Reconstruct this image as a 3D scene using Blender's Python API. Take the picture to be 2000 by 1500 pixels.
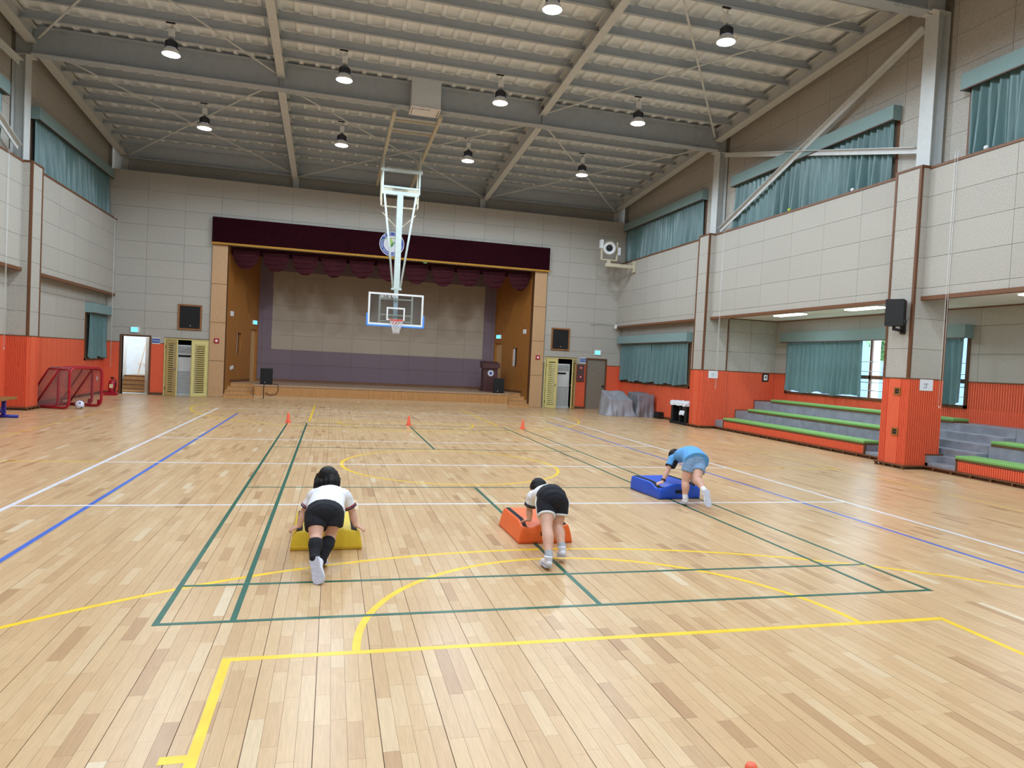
import bpy, math, random
from mathutils import Vector, Matrix
random.seed(7)
S = bpy.context.scene
for o in list(bpy.data.objects): bpy.data.objects.remove(o, do_unlink=True)
COL = S.collection

# ------------------------------------------------------------------ camera
def cam_axes(yaw, pitch, roll):
    cy, sy, cp, sp = math.cos(yaw), math.sin(yaw), math.cos(pitch), math.sin(pitch)
    f = Vector((sy*cp, cy*cp, sp)); r = Vector((cy, -sy, 0)); u = r.cross(f)
    c, s = math.cos(roll), math.sin(roll)
    return c*r + s*u, -s*r + c*u, f
CAMP = Vector((-2.0088, -4.71, 1.7721))
CR, CU, CF = cam_axes(.2568, -.0305, .0491)
FPX = 1342.81
cd = bpy.data.cameras.new('camera'); cd.sensor_width = 36; cd.lens = FPX*36/2000; cd.clip_end = 200; cd.clip_start = .05
cam = bpy.data.objects.new('camera', cd); COL.objects.link(cam)
mw = Matrix((CR, CU, -CF)).transposed().to_4x4(); mw.translation = CAMP
cam.matrix_world = mw; S.camera = cam

# ------------------------------------------------------------------ world, exposure
S.view_settings.view_transform = 'Standard'; S.view_settings.look = 'None'
S.view_settings.gamma = 1; S.view_settings.use_curve_mapping = False
S.view_settings.exposure = 0.0
w = bpy.data.worlds.new('world'); S.world = w; w.use_nodes = True
bg = w.node_tree.nodes['Background']; bg.inputs[0].default_value = (.80, .90, 1, 1); bg.inputs[1].default_value = 8.0
LAMP_W = 228.0
LAMP_COL = (0.76, 0.89, 1.0)
ALCOVE_W = 26.0

# ------------------------------------------------------------------ materials
def lin(c):
    c = c/255.
    return c/12.92 if c <= .04045 else ((c+.055)/1.055)**2.4
def rgb(c): return (lin(c[0]), lin(c[1]), lin(c[2]), 1)
MATS = {}
def M(name, col, rough=.6, var=.12, scale=30, stretch=(1, 1, 1), bump=0., metal=0., spec=.5, objvar=0., emit=None, estr=0., detail=4, trans=0., alpha=None, coat=0.):
    if name in MATS: return MATS[name]
    m = bpy.data.materials.new(name); m.use_nodes = True; nt = m.node_tree; N = nt.nodes; L = nt.links
    b = N['Principled BSDF']; b.inputs['Roughness'].default_value = rough; b.inputs['Metallic'].default_value = metal
    b.inputs['Specular IOR Level'].default_value = spec
    if coat: b.inputs['Coat Weight'].default_value = coat; b.inputs['Coat Roughness'].default_value = .2
    base = rgb(col)
    tc = N.new('ShaderNodeTexCoord'); mp = N.new('ShaderNodeMapping'); mp.inputs['Scale'].default_value = stretch
    nz = N.new('ShaderNodeTexNoise'); nz.inputs['Scale'].default_value = scale; nz.inputs['Detail'].default_value = detail
    L.new(tc.outputs['Object'], mp.inputs[0]); L.new(mp.outputs[0], nz.inputs[0])
    rp = N.new('ShaderNodeValToRGB'); e = rp.color_ramp.elements
    e[0].position = .3; e[1].position = .7
    e[0].color = tuple(x*(1-var) for x in base[:3])+(1,); e[1].color = tuple(min(1, x*(1+var)) for x in base[:3])+(1,)
    L.new(nz.outputs[0], rp.inputs[0]); out = rp.outputs[0]
    if objvar:
        oi = N.new('ShaderNodeObjectInfo'); mr = N.new('ShaderNodeMapRange')
        mr.inputs[3].default_value = 1-objvar; mr.inputs[4].default_value = 1+objvar
        L.new(oi.outputs['Random'], mr.inputs[0])
        hs = N.new('ShaderNodeHueSaturation'); L.new(out, hs.inputs['Color']); L.new(mr.outputs[0], hs.inputs['Value']); out = hs.outputs[0]
    L.new(out, b.inputs['Base Color'])
    if bump:
        bp = N.new('ShaderNodeBump'); bp.inputs['Strength'].default_value = bump; bp.inputs['Distance'].default_value = .01
        L.new(nz.outputs[0], bp.inputs['Height']); L.new(bp.outputs[0], b.inputs['Normal'])
    if emit: b.inputs['Emission Color'].default_value = rgb(emit); b.inputs['Emission Strength'].default_value = estr
    if trans:
        tr = N.new('ShaderNodeBsdfTranslucent'); L.new(out, tr.inputs[0]); mx = N.new('ShaderNodeMixShader'); mx.inputs[0].default_value = trans
        L.new(b.outputs[0], mx.inputs[1]); L.new(tr.outputs[0], mx.inputs[2]); L.new(mx.outputs[0], N['Material Output'].inputs[0])
    if alpha is not None: b.inputs['Alpha'].default_value = alpha
    MATS[name] = m; return m
def glass(name, tint=(235, 240, 245), a=.15):
    if name in MATS: return MATS[name]
    m = bpy.data.materials.new(name); m.use_nodes = True; nt = m.node_tree; N = nt.nodes; L = nt.links
    N.remove(N['Principled BSDF'])
    t = N.new('ShaderNodeBsdfTransparent'); t.inputs[0].default_value = rgb(tint)
    g = N.new('ShaderNodeBsdfGlossy'); g.inputs['Roughness'].default_value = .08
    mx = N.new('ShaderNodeMixShader'); fr = N.new('ShaderNodeMath'); fr.operation = 'POWER'; lw = N.new('ShaderNodeLayerWeight'); L.new(lw.outputs['Facing'], fr.inputs[0]); fr.inputs[1].default_value = 4
    nz = N.new('ShaderNodeTexNoise'); nz.inputs['Scale'].default_value = 8
    ma = N.new('ShaderNodeMath'); ma.operation = 'MULTIPLY_ADD'; ma.inputs[1].default_value = a*.6; L.new(nz.outputs[0], ma.inputs[0]); L.new(fr.outputs[0], ma.inputs[2])
    L.new(ma.outputs[0], mx.inputs[0]); L.new(t.outputs[0], mx.inputs[1]); L.new(g.outputs[0], mx.inputs[2]); L.new(mx.outputs[0], N['Material Output'].inputs[0])
    MATS[name] = m; return m

acoustic = M('acoustic_board', (174, 170, 162), .9, .22, 55, bump=.25, objvar=.03, detail=6)
seamwall = M('panel_joint', (128, 121, 108), .9, .1, 20)
orange_slat = M('orange_slat', (228, 98, 64), .55, .10, 14, (6, 6, .6))
brown = M('brown_trim', (104, 66, 40), .5, .2, 20, (5, 5, .7))
brown_h = M('brown_trim_horizontal', (112, 72, 44), .5, .2, 20, (4, .6, 4))
oak = M('light_oak', (188, 150, 110), .5, .14, 10, (14, 14, .5))
stagewood = M('stage_side_wood', (160, 104, 46), .5, .35, 9, (16, 16, .35))
slatwood = M('stage_front_slats', (196, 142, 84), .5, .4, 9, (22, 22, .3), objvar=.06)
stagefloor = M('stage_floor_wood', (170, 140, 112), .45, .15, 9, (1, 14, 4))
steptop = M('step_nosing_wood', (190, 155, 115), .45, .15, 9, (1, 12, 12))
mauve = M('mauve_board', (118, 100, 108), .9, .14, 55, bump=.2, objvar=.02, detail=6)
screenb = M('beige_board', (164, 149, 132), .9, .14, 55, bump=.2, objvar=.02, detail=6)
velvet = M('maroon_velvet', (36, 6, 13), 1., .25, 14, (1, 1, .5), spec=.1)
velvet_s = M('maroon_swag_velvet', (56, 11, 20), .8, .35, 10, spec=.25)
gold = M('gold_braid', (196, 146, 52), .5, .3, 60, metal=.2)
concrete = M('grey_painted_concrete', (142, 146, 156), .6, .16, 5, detail=8, objvar=.03)
green = M('green_cushion', (122, 172, 96), .75, .12, 60)
teal = M('teal_curtain', (92, 124, 126), .42, .10, 12, (2, 2, .3), trans=.08, spec=.6)
valm = M('teal_valance', (128, 154, 154), .8, .06, 40)
steel = M('painted_grey_steel', (170, 178, 186), .5, .05, 6)
steel_l = M('painted_light_steel', (196, 200, 200), .5, .05, 6)
deck = M('pale_roof_deck', (232, 238, 242), .5, .06, 5)
cream = M('cream_painted_steel', (196, 188, 164), .5, .06, 10)
pale = M('pale_painted_steel', (190, 204, 202), .4, .05, 10)
whitep = M('white_plastic', (228, 230, 230), .4, .04, 20)
white_m = M('white_metal', (216, 218, 220), .4, .04, 20)
black = M('black_matte', (16, 16, 18), .6, .2, 30)
blackcloth = M('black_speaker_cloth', (20, 20, 22), .8, .3, 200)
dark = M('dark_void', (24, 22, 20), .9, .1, 5)
yellowdoor = M('cream_yellow_paint', (216, 204, 138), .5, .05, 10)
redm = M('red_paint', (168, 24, 44), .35, .08, 10)
bluem = M('blue_paint', (34, 42, 150), .35, .08, 10)
net_m = M('white_net', (222, 222, 226), .7, .05, 30)
rednet = M('dark_goal_net', (150, 110, 110), .7, .1, 30)
tarp_m = M('silver_grey_tarp', (150, 150, 158), .42, .12, 5, bump=1.)
tarp_d = M('dark_grey_tarp', (126, 124, 132), .42, .12, 5, bump=1.)
clothw = M('white_cloth', (228, 232, 240), .8, .05, 40)
brownbox = M('brown_leather', (92, 66, 60), .6, .15, 12)
doorwood = M('door_veneer', (200, 158, 110), .5, .14, 10, (14, 14, .5))
chrome = M('brushed_chrome', (190, 190, 190), .3, .05, 30, metal=1)
offwhite_wall = M('white_wall', (226, 226, 224), .8, .04, 5)
signblue = M('sign_blue', (24, 76, 160), .5, .05, 20)
exitlit = M('exit_sign_lit', (120, 210, 240), .4, .05, 20, emit=(90, 200, 250), estr=1.6)
ringblue = M('emblem_blue', (46, 72, 150), .5, .05, 20)
emb_w = M('emblem_white', (204, 203, 210), .5, .04, 20)
leafg = M('emblem_leaf_green', (150, 190, 90), .5, .05, 20)
leafd = M('emblem_leaf_dark_green', (96, 150, 120), .5, .05, 20)
emb_r = M('emblem_red', (190, 100, 90), .5, .05, 20)
paper = M('white_paper', (226, 230, 240), .8, .03, 20)
ink = M('grey_ink', (90, 90, 110), .8, .05, 20)
conem = M('orange_cone', (248, 110, 78), .45, .06, 20)
lightm = M('led_diffuser', (255, 255, 255), .4, 0, 10, emit=(244, 250, 255), estr=30)
fluo = M('fluorescent_diffuser', (255, 255, 255), .4, 0, 10, emit=(240, 250, 255), estr=6)
rim_m = M('orange_rim', (226, 62, 34), .4, .05, 20)
padblue = M('blue_pad', (84, 150, 240), .6, .06, 20)
clear = glass('clear_acrylic')
wglass = glass('window_glass')
maroonwood = M('lectern_wood', (74, 40, 40), .4, .15, 10, (8, 8, .5))
woodbench = M('bench_wood', (150, 104, 56), .5, .2, 10, (10, .6, 10))
skin = M('skin', (214, 168, 148), .6, .06, 25)
hairm = M('black_hair', (13, 12, 13), .6, .5, 60, (1, 1, .3), spec=.3)
shirtw = M('white_tshirt', (232, 236, 246), .85, .03, 30)
shirtb = M('light_blue_tshirt', (96, 164, 228), .85, .06, 20)
blackfab = M('black_fabric', (22, 24, 34), .9, .2, 40)
denim = M('light_denim', (128, 162, 200), .9, .14, 60)
shoew = M('white_shoe', (226, 230, 244), .6, .04, 30)
solem = M('white_rubber_sole', (200, 204, 222), .7, .12, 60, bump=.3)
sockg = M('grey_sock', (170, 176, 184), .9, .1, 60)
mat_y = M('yellow_vinyl', (232, 204, 60), .45, .06, 8, bump=.08)
mat_o = M('orange_vinyl', (244, 110, 48), .42, .06, 8, bump=.08)
mat_b = M('blue_vinyl', (28, 84, 208), .4, .06, 8, bump=.08)
velcro = M('black_velcro', (24, 26, 32), .9, .2, 80)
foliage = M('foliage', (140, 184, 130), .8, .4, 6)
extground = M('outside_ground', (210, 215, 205), .9, .1, 4)
extwall = M('outside_wall', (130, 150, 184), .9, .1, 4)
line_g = M('line_green', (10, 92, 74), .35, .22, 12, detail=8)
line_y = M('line_yellow', (246, 204, 26), .35, .10, 7, detail=8)
line_w = M('line_white', (226, 228, 240), .35, .08, 9, detail=8)
line_b = M('line_blue', (52, 104, 206), .35, .14, 9, detail=8)

def floor_material():
    m = bpy.data.materials.new('maple_planks'); m.use_nodes = True; nt = m.node_tree; N = nt.nodes; L = nt.links
    b = N['Principled BSDF']; b.inputs['Roughness'].default_value = .30; b.inputs['Specular IOR Level'].default_value = .42
    at = N.new('ShaderNodeAttribute'); at.attribute_name = 'tone'
    rp = N.new('ShaderNodeValToRGB'); cr = rp.color_ramp
    stops = [(0, (182, 142, 102)), (.12, (198, 160, 118)), (.35, (206, 169, 126)), (.65, (212, 177, 134)), (.9, (217, 187, 148)), (1, (224, 202, 170))]
    while len(cr.elements) < len(stops): cr.elements.new(.5)
    for e, (p, c) in zip(cr.elements, stops): e.position = p; e.color = rgb(c)
    L.new(at.outputs['Fac'], rp.inputs[0])
    tc = N.new('ShaderNodeTexCoord'); mp = N.new('ShaderNodeMapping'); mp.inputs['Scale'].default_value = (22, 1.6, 1)
    nz = N.new('ShaderNodeTexNoise'); nz.inputs['Scale'].default_value = 4; nz.inputs['Detail'].default_value = 6
    ad = N.new('ShaderNodeVectorMath'); ad.operation = 'ADD'; L.new(tc.outputs['Object'], mp.inputs[0])
    sc = N.new('ShaderNodeVectorMath'); sc.operation = 'SCALE'; sc.inputs['Scale'].default_value = 40; 
    cb = N.new('ShaderNodeCombineXYZ'); L.new(at.outputs['Fac'], cb.inputs[1]); L.new(cb.outputs[0], sc.inputs[0])
    L.new(mp.outputs[0], ad.inputs[0]); L.new(sc.outputs[0], ad.inputs[1]); L.new(ad.outputs[0], nz.inputs[0])
    mr = N.new('ShaderNodeMapRange'); mr.inputs[1].default_value = .3; mr.inputs[2].default_value = .7; mr.inputs[3].default_value = .90; mr.inputs[4].default_value = 1.06
    L.new(nz.outputs[0], mr.inputs[0])
    hs = N.new('ShaderNodeHueSaturation'); L.new(rp.outputs[0], hs.inputs['Color']); L.new(mr.outputs[0], hs.inputs['Value'])
    L.new(hs.outputs[0], b.inputs['Base Color'])
    n2 = N.new('ShaderNodeTexNoise'); n2.inputs['Scale'].default_value = .9; L.new(tc.outputs['Object'], n2.inputs[0])
    m2 = N.new('ShaderNodeMapRange'); m2.inputs[3].default_value = .24; m2.inputs[4].default_value = .36; L.new(n2.outputs[0], m2.inputs[0]); L.new(m2.outputs[0], b.inputs['Roughness'])
    return m
maple = floor_material()
seam = M('plank_seam', (92, 66, 48), .8, .1, 10)

# ------------------------------------------------------------------ mesh helpers
def link(o, parent=None):
    COL.objects.link(o)
    if parent is not None: o.parent = parent
    return o
def tag(o, label=None, cat=None, group=None, kind=None):
    if label: o['label'] = label
    if cat: o['category'] = cat
    if group: o['group'] = group
    if kind: o['kind'] = kind
    return o
def empty(name, loc=(0, 0, 0), rz=0., parent=None):
    o = bpy.data.objects.new(name, None); o.location = loc; o.rotation_euler = (0, 0, rz); o.empty_display_size = .1
    return link(o, parent)
class MB:
    def __init__(s): s.v = []; s.f = []
    def add(s, v, f):
        n = len(s.v); s.v += [tuple(p) for p in v]; s.f += [tuple(i+n for i in q) for q in f]; return s
    def box(s, x0, x1, y0, y1, z0, z1):
        v = [(x, y, z) for z in (z0, z1) for y in (y0, y1) for x in (x0, x1)]
        return s.add(v, [(0, 2, 3, 1), (4, 5, 7, 6), (0, 1, 5, 4), (2, 6, 7, 3), (0, 4, 6, 2), (1, 3, 7, 5)])
    def bbox(s, x0, x1, y0, y1, z0, z1, b=.01):
        # box with chamfered edges (24 verts)
        X = (x0, x1); Y = (y0, y1); Z = (z0, z1); v = []; idx = {}
        for i in (0, 1):
            for j in (0, 1):
                for k in (0, 1):
                    sx, sy, sz = 1-2*i, 1-2*j, 1-2*k
                    for a, p in enumerate(((X[i], Y[j]+sy*b, Z[k]+sz*b), (X[i]+sx*b, Y[j], Z[k]+sz*b), (X[i]+sx*b, Y[j]+sy*b, Z[k]))):
                        idx[i, j, k, a] = len(v); v.append(p)
        f = []; I = lambda i, j, k, a: idx[i, j, k, a]
        for i in (0, 1): f.append([I(i, 0, 0, 0), I(i, 1, 0, 0), I(i, 1, 1, 0), I(i, 0, 1, 0)])
        for j in (0, 1): f.append([I(0, j, 0, 1), I(1, j, 0, 1), I(1, j, 1, 1), I(0, j, 1, 1)])
        for k in (0, 1): f.append([I(0, 0, k, 2), I(1, 0, k, 2), I(1, 1, k, 2), I(0, 1, k, 2)])
        for j in (0, 1):
            for k in (0, 1): f.append([I(0, j, k, 1), I(1, j, k, 1), I(1, j, k, 2), I(0, j, k, 2)])
        for i in (0, 1):
            for k in (0, 1): f.append([I(i, 0, k, 0), I(i, 1, k, 0), I(i, 1, k, 2), I(i, 0, k, 2)])
        for i in (0, 1):
            for j in (0, 1): f.append([I(i, j, 0, 0), I(i, j, 1, 0), I(i, j, 1, 1), I(i, j, 0, 1)])
        for i in (0, 1):
            for j in (0, 1):
                for k in (0, 1): f.append([I(i, j, k, 0), I(i, j, k, 1), I(i, j, k, 2)])
        return s.add(v, f)
    def bar(s, p, q, w, h=None, up=(0, 0, 1)):
        # rectangular bar from p to q
        p = Vector(p); q = Vector(q); h = h or w; d = (q-p).normalized(); u = Vector(up)
        if abs(d.dot(u)) > .98: u = Vector((0, 1, 0))
        a = d.cross(u).normalized(); b = a.cross(d).normalized()
        v = [c+a*i*w/2+b*j*h/2 for c in (p, q) for i, j in ((-1, -1), (1, -1), (1, 1), (-1, 1))]
        return s.add(v, [(0, 1, 2, 3), (7, 6, 5, 4), (0, 4, 5, 1), (1, 5, 6, 2), (2, 6, 7, 3), (3, 7, 4, 0)])
    def tube(s, pts, r, n=8, closed=False):
        pts = [Vector(p) for p in pts]; m = len(pts); rs = r if isinstance(r, (list, tuple)) else [r]*m
        prev = None; rings = []
        for i, p in enumerate(pts):
            if closed: t = (pts[(i+1) % m]-pts[i-1]).normalized()
            else: t = (pts[min(i+1, m-1)]-pts[max(i-1, 0)]).normalized()
            if prev is None:
                a = t.cross(Vector((0, 0, 1)));
                if a.length < .05: a = t.cross(Vector((1, 0, 0)))
            else: a = prev-t*prev.dot(t)
            a.normalize(); prev = a; b = t.cross(a)
            rings.append([p+(a*math.cos(2*math.pi*k/n)+b*math.sin(2*math.pi*k/n))*rs[i] for k in range(n)])
        v = [p for R in rings for p in R]; f = []
        for i in range(m if closed else m-1):
            j = (i+1) % m
            for k in range(n): f.append((i*n+k, i*n+(k+1) % n, j*n+(k+1) % n, j*n+k))
        if not closed: f.append(tuple(range(n))[::-1]); f.append(tuple((m-1)*n+k for k in range(n)))
        return s.add(v, f)
    def lathe(s, prof, n=20, c=(0, 0, 0), axis='z', cap=True):
        v = []; f = []
        for r, z in prof:
            for k in range(n):
                a = 2*math.pi*k/n; x, y = r*math.cos(a), r*math.sin(a)
                p = {'z': (x, y, z), 'y': (x, z, y), 'x': (z, x, y)}[axis]
                v.append((c[0]+p[0], c[1]+p[1], c[2]+p[2]))
        for i in range(len(prof)-1):
            for k in range(n): f.append((i*n+k, i*n+(k+1) % n, (i+1)*n+(k+1) % n, (i+1)*n+k))
        if cap: f.append(tuple(range(n))[::-1]); f.append(tuple((len(prof)-1)*n+k for k in range(n)))
        return s.add(v, f)
    def ell(s, c, rx, ry, rz, nu=20, nv=12, rot=None):
        v = []; f = []; c = Vector(c)
        for i in range(1, nv):
            th = math.pi*i/nv
            for k in range(nu):
                a = 2*math.pi*k/nu; p = Vector((rx*math.sin(th)*math.cos(a), ry*math.sin(th)*math.sin(a), rz*math.cos(th)))
                v.append(c+(rot @ p if rot else p))
        t = Vector((0, 0, rz)); v.append(c+(rot @ t if rot else t)); v.append(c-(rot @ t if rot else t))
        for i in range(nv-2):
            for k in range(nu): f.append((i*nu+k, (i+1)*nu+k, (i+1)*nu+(k+1) % nu, i*nu+(k+1) % nu))
        T = len(v)-2
        for k in range(nu): f.append((T, k, (k+1) % nu)); f.append((T+1, (nv-2)*nu+(k+1) % nu, (nv-2)*nu+k))
        return s.add(v, f)
    def prism(s, poly, axis, a, b):
        # poly: list of 2D points in the two other axes (in xyz order)
        def P(p, t): return {'x': (t, p[0], p[1]), 'y': (p[0], t, p[1]), 'z': (p[0], p[1], t)}[axis]
        n = len(poly); v = [P(p, a) for p in poly]+[P(p, b) for p in poly]
        return s.add(v, [tuple(range(n)), tuple(range(n, 2*n))[::-1]]+[(i, (i+1) % n, n+(i+1) % n, n+i) for i in range(n)])
    def mesh(s, name, mat, smooth=False):
        m = bpy.data.meshes.new(name); m.from_pydata(s.v, [], s.f); m.materials.append(mat)
        if smooth: m.polygons.foreach_set('use_smooth', [True]*len(m.polygons))
        m.update(); return m
    def build(s, name, mat, parent=None, smooth=False, fix=False, kind=None):
        m = s.mesh(name, mat, smooth)
        if fix:
            import bmesh
            bm = bmesh.new(); bm.from_mesh(m); bmesh.ops.recalc_face_normals(bm, faces=bm.faces); bm.to_mesh(m); bm.free()
        o = bpy.data.objects.new(name, m); link(o, parent)
        if kind: o['kind'] = kind
        return o
def copy_tree(o, parent=None):
    c = o.copy(); COL.objects.link(c)
    if parent is not None: c.parent = parent
    for ch in list(o.children): copy_tree(ch, c)
    return c
def text_part(body, size, mat, parent, M4, name='lettering', align='CENTER', extr=.001):
    cu = bpy.data.curves.new(name, 'FONT'); cu.body = body; cu.size = size; cu.align_x = align; cu.align_y = 'CENTER'; cu.extrude = extr; cu.resolution_u = 2
    t = bpy.data.objects.new('tmp_text', cu); COL.objects.link(t)
    bpy.context.view_layer.update()
    dg = bpy.context.evaluated_depsgraph_get()
    me = bpy.data.meshes.new_from_object(t.evaluated_get(dg)); bpy.data.objects.remove(t, do_unlink=True)
    me.transform(M4); me.materials.clear(); me.materials.append(mat)
    o = bpy.data.objects.new(name, me); return link(o, parent)
def facing_negY(x, y, z): return Matrix.Translation((x, y, z)) @ Matrix.Rotation(math.pi/2, 4, 'X')

# ------------------------------------------------------------------ room constants
YW = 22.4; WX = 9.8; PX = 9.53; PILX = 9.33; UX = 9.87
YB = -8.6; RIDGE = 7.05
OT = 1.84               # top of the orange wainscot
LEDGE = 6.12; PANB = 3.5
def P(y):               # underside of the purlins
    return 8.68+.075*(22-y) if y >= RIDGE else 8.68+.075*(22-RIDGE)-.075*(RIDGE-y)
def DZ(y): return P(y)+.25

# ------------------------------------------------------------------ floor
fl = MB().box(-WX-.2, WX+.2, YB-.2, YW+.4, -.30, -.004).build('floor', seam); tag(fl, kind='structure')
PW = .0762
rows = int(2*(WX+.15)/PW)
planks = []
for i in range(rows):
    x0 = -WX-.15+i*PW
    g0 = .0020 if i % 4 == 0 else .0006; g1 = .0020 if i % 4 == 3 else .0006
    y = YB-random.random()*.5
    while y < YW+.3:
        ln = random.choice((.23, .30, .38, .38, .46, .46, .54, .62)) * random.uniform(.9, 1.1)
        if y+ln > YB-.1:
            t = min(1, max(0, random.gauss(.5, .19)))
            if random.random() < .045: t = random.uniform(0, .15)
            planks.append((x0+g0, x0+PW-g1, y+.0005, min(y+ln, YW+.35)-.0005, t))
        y += ln
def proj(x, y, z):
    d = Vector((x, y, z))-CAMP; w = d.dot(CF)
    if w < .1: return None
    return 1000+FPX*d.dot(CR)/w, 750-FPX*d.dot(CU)/w, w
sc = []
for i, (x0, x1, y0, y1, t) in enumerate(planks):
    p = proj((x0+x1)/2, (y0+y1)/2, 0)
    if p and 0 < p[0] < 2000 and 0 < p[1] < 1490: sc.append(((y1-y0)/p[2]**3, i))
sc.sort(reverse=True); near = set(i for _, i in sc[:295])
PF = [(4, 5, 7, 6), (0, 1, 5, 4), (2, 6, 7, 3), (0, 4, 6, 2), (1, 3, 7, 5)]
def plank_mesh(name, lst):
    v = []; f = []; tones = []
    for x0, x1, y0, y1, t in lst:
        n = len(v); v += [(x, y, z) for z in (-.0045, 0) for y in (y0, y1) for x in (x0, x1)]
        f += [tuple(a+n for a in q) for q in PF]; tones += [t]*8
    m = bpy.data.meshes.new(name); m.from_pydata(v, [], f); m.materials.append(maple)
    a = m.attributes.new('tone', 'FLOAT', 'POINT'); a.data.foreach_set('value', tones); m.update(); return m
for i in sorted(near): link(bpy.data.objects.new('floor_plank', plank_mesh('floor_plank', [planks[i]])), fl)
o = link(bpy.data.objects.new('floor_planks_beyond', plank_mesh('floor_planks', [p for i, p in enumerate(planks) if i not in near])), fl); o['kind'] = 'stuff'

# court markings: thin coats of paint on the planks
def strip(name, x0, x1, y0, y1, z, mat, label=None):
    o = MB().box(x0, x1, y0, y1, .0002, z).build(name, mat, fl)
    if label: o['label'] = label
def vline(x, y0, y1, w, z, mat, nm): strip(nm, x-w/2, x+w/2, y0, y1, z, mat)
def hline(y, x0, x1, w, z, mat, nm): strip(nm, x0, x1, y-w/2, y+w/2, z, mat)
def arc(nm, cx, cy, r, a0, a1, w, z, mat, n=72):
    v = []; f = []
    for k in range(n+1):
        a = a0+(a1-a0)*k/n
        for rr in (r-w/2, r+w/2): v.append((cx+rr*math.cos(a), cy+rr*math.sin(a), z))
    for k in range(n): f.append((2*k, 2*k+1, 2*k+3, 2*k+2))
    MB().add(v, f).build(nm, mat, fl)
Zy, Zb, Zw, Zg = .0006, .0008, .0010, .0012
FT0, FT1 = -.57, 13.97
for ft, s in ((FT0, -1), (FT1, 1)):
    hline(ft, -2.55, 2.55, .05, Zy, line_y, 'yellow_court_line')
    end = ft+s*5.8
    for sx in (-1, 1): vline(sx*2.525, min(ft, end), max(ft, end), .05, Zy*.9, line_y, 'yellow_court_line')
    arc('yellow_court_arc', 0, ft, 1.8, 0 if s < 0 else math.pi, math.pi if s < 0 else 2*math.pi, .05, Zy*1.05, line_y)
    arc('yellow_court_arc', 0, 1.535-6.0 if s < 0 else 13.4-1.535+6.0, 6.0, 0.0 if s < 0 else math.pi-.25, math.pi if s < 0 else 2*math.pi+.25, .05, Zy*.8, line_y, 120)
    if s < 0: hline(-1.56, -2.66, -2.55, .06, Zy, line_y, 'yellow_court_line')
    else:
        for sx in (-1, 1): hline(17.2, sx*2.6-.1, sx*2.6+.1, .06, Zy, line_y, 'yellow_court_line')
arc('yellow_centre_circle', 0, 6.7, 1.8, 0, 2*math.pi, .05, Zy, line_y)
for sx in (-1, 1): hline(6.7, min(sx*5.27, sx*7.7), max(sx*5.27, sx*7.7), .04, Zy, line_y, 'yellow_court_line')
vline(7.7, -6, 19.5, .025, Zy*.7, line_y, 'yellow_court_line'); vline(-7.7, -6, 19.5, .025, Zy*.7, line_y, 'yellow_court_line')
for sx in (-1, 1):
    vline(sx*4.5, -2.3, 15.7, .05, Zb, line_b, 'blue_court_line')
    vline(sx*5.25, -3.9, 17.3, .055, Zw, line_w, 'white_court_line')
hline(15.7, -4.5, 4.5, .03, Zb*.9, line_b, 'blue_court_line')
hline(17.3, -5.25, 5.25, .05, Zw*.9, line_w, 'white_court_line'); hline(-3.9, -5.25, 5.25, .05, Zw*.9, line_w, 'white_court_line')
for y in (3.62, 6.7, 9.82): hline(y, -5.25, 5.25, .05, Zw*1.05, line_w, 'white_court_line')
for x in (-3.03, -2.57, 2.57, 3.03): vline(x, 0, 13.4, .04, Zg, line_g, 'green_court_line')
for y in (.02, .77, 4.70, 8.70, 12.63, 13.38): hline(y, -3.05, 3.05, .04, Zg*1.1, line_g, 'green_court_line')
vline(0, 0, 4.70, .04, Zg*1.05, line_g, 'green_court_line'); vline(0, 8.7, 13.4, .04, Zg*1.05, line_g, 'green_court_line')
for sx in (-1, 1): MB().lathe([(.055, .0002), (.055, .003), (.045, .004)], 20, (sx*6.45, 6.72, 0)).build('floor_socket_cover', gold, fl)

# ------------------------------------------------------------------ wall building helpers
def cells(u0, u1, v0, v1, ops):
    us = sorted(set([u0, u1]+[c for o in ops for c in o[:2] if u0 < c < u1])); vs = sorted(set([v0, v1]+[c for o in ops for c in o[2:] if v0 < c < v1]))
    for a, b in zip(us, us[1:]):
        for c, d in zip(vs, vs[1:]):
            m, n = (a+b)/2, (c+d)/2
            if not any(o[0] < m < o[1] and o[2] < n < o[3] for o in ops): yield a, b, c, d
def putbox(mb, axis, t0, t1, u0, u1, v0, v1):
    if axis == 'y': mb.box(u0, u1, min(t0, t1), max(t0, t1), v0, v1)
    else: mb.box(min(t0, t1), max(t0, t1), u0, u1, v0, v1)
def slab(mb, axis, t0, t1, u0, u1, v0, v1, ops=()):
    for c in cells(u0, u1, v0, v1, ops): putbox(mb, axis, t0, t1, *c)
def grid(lo, hi, ref, step):
    k = math.floor((lo-ref)/step); out = [lo]; c = ref+k*step
    while c < hi-.03:
        if c > lo+.03: out.append(c)
        c += step
    return out+[hi]
def panels(parent, axis, t, sgn, us, vs, ops=(), mat=None, name='acoustic_panel', th=.022, g=.0035):
    for a, b in zip(us, us[1:]):
        for c, d in zip(vs, vs[1:]):
            mb = MB()
            for e in cells(a+g, b-g, c+g, d-g, ops): putbox(mb, axis, t, t-sgn*th, *e)
            if mb.v: mb.build(name, mat or acoustic, parent)
def ribs(mb, axis, t, sgn, u0, u1, v0, v1, pitch=.075, gap=.022, depth=.022):
    # vertical slats proud of plane t (towards -sgn)
    n = max(1, round((u1-u0)/pitch)); p = (u1-u0)/n
    for i in range(n): putbox(mb, axis, t, t-sgn*depth, u0+i*p+gap/2, u0+(i+1)*p-gap/2, v0, v1)

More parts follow.
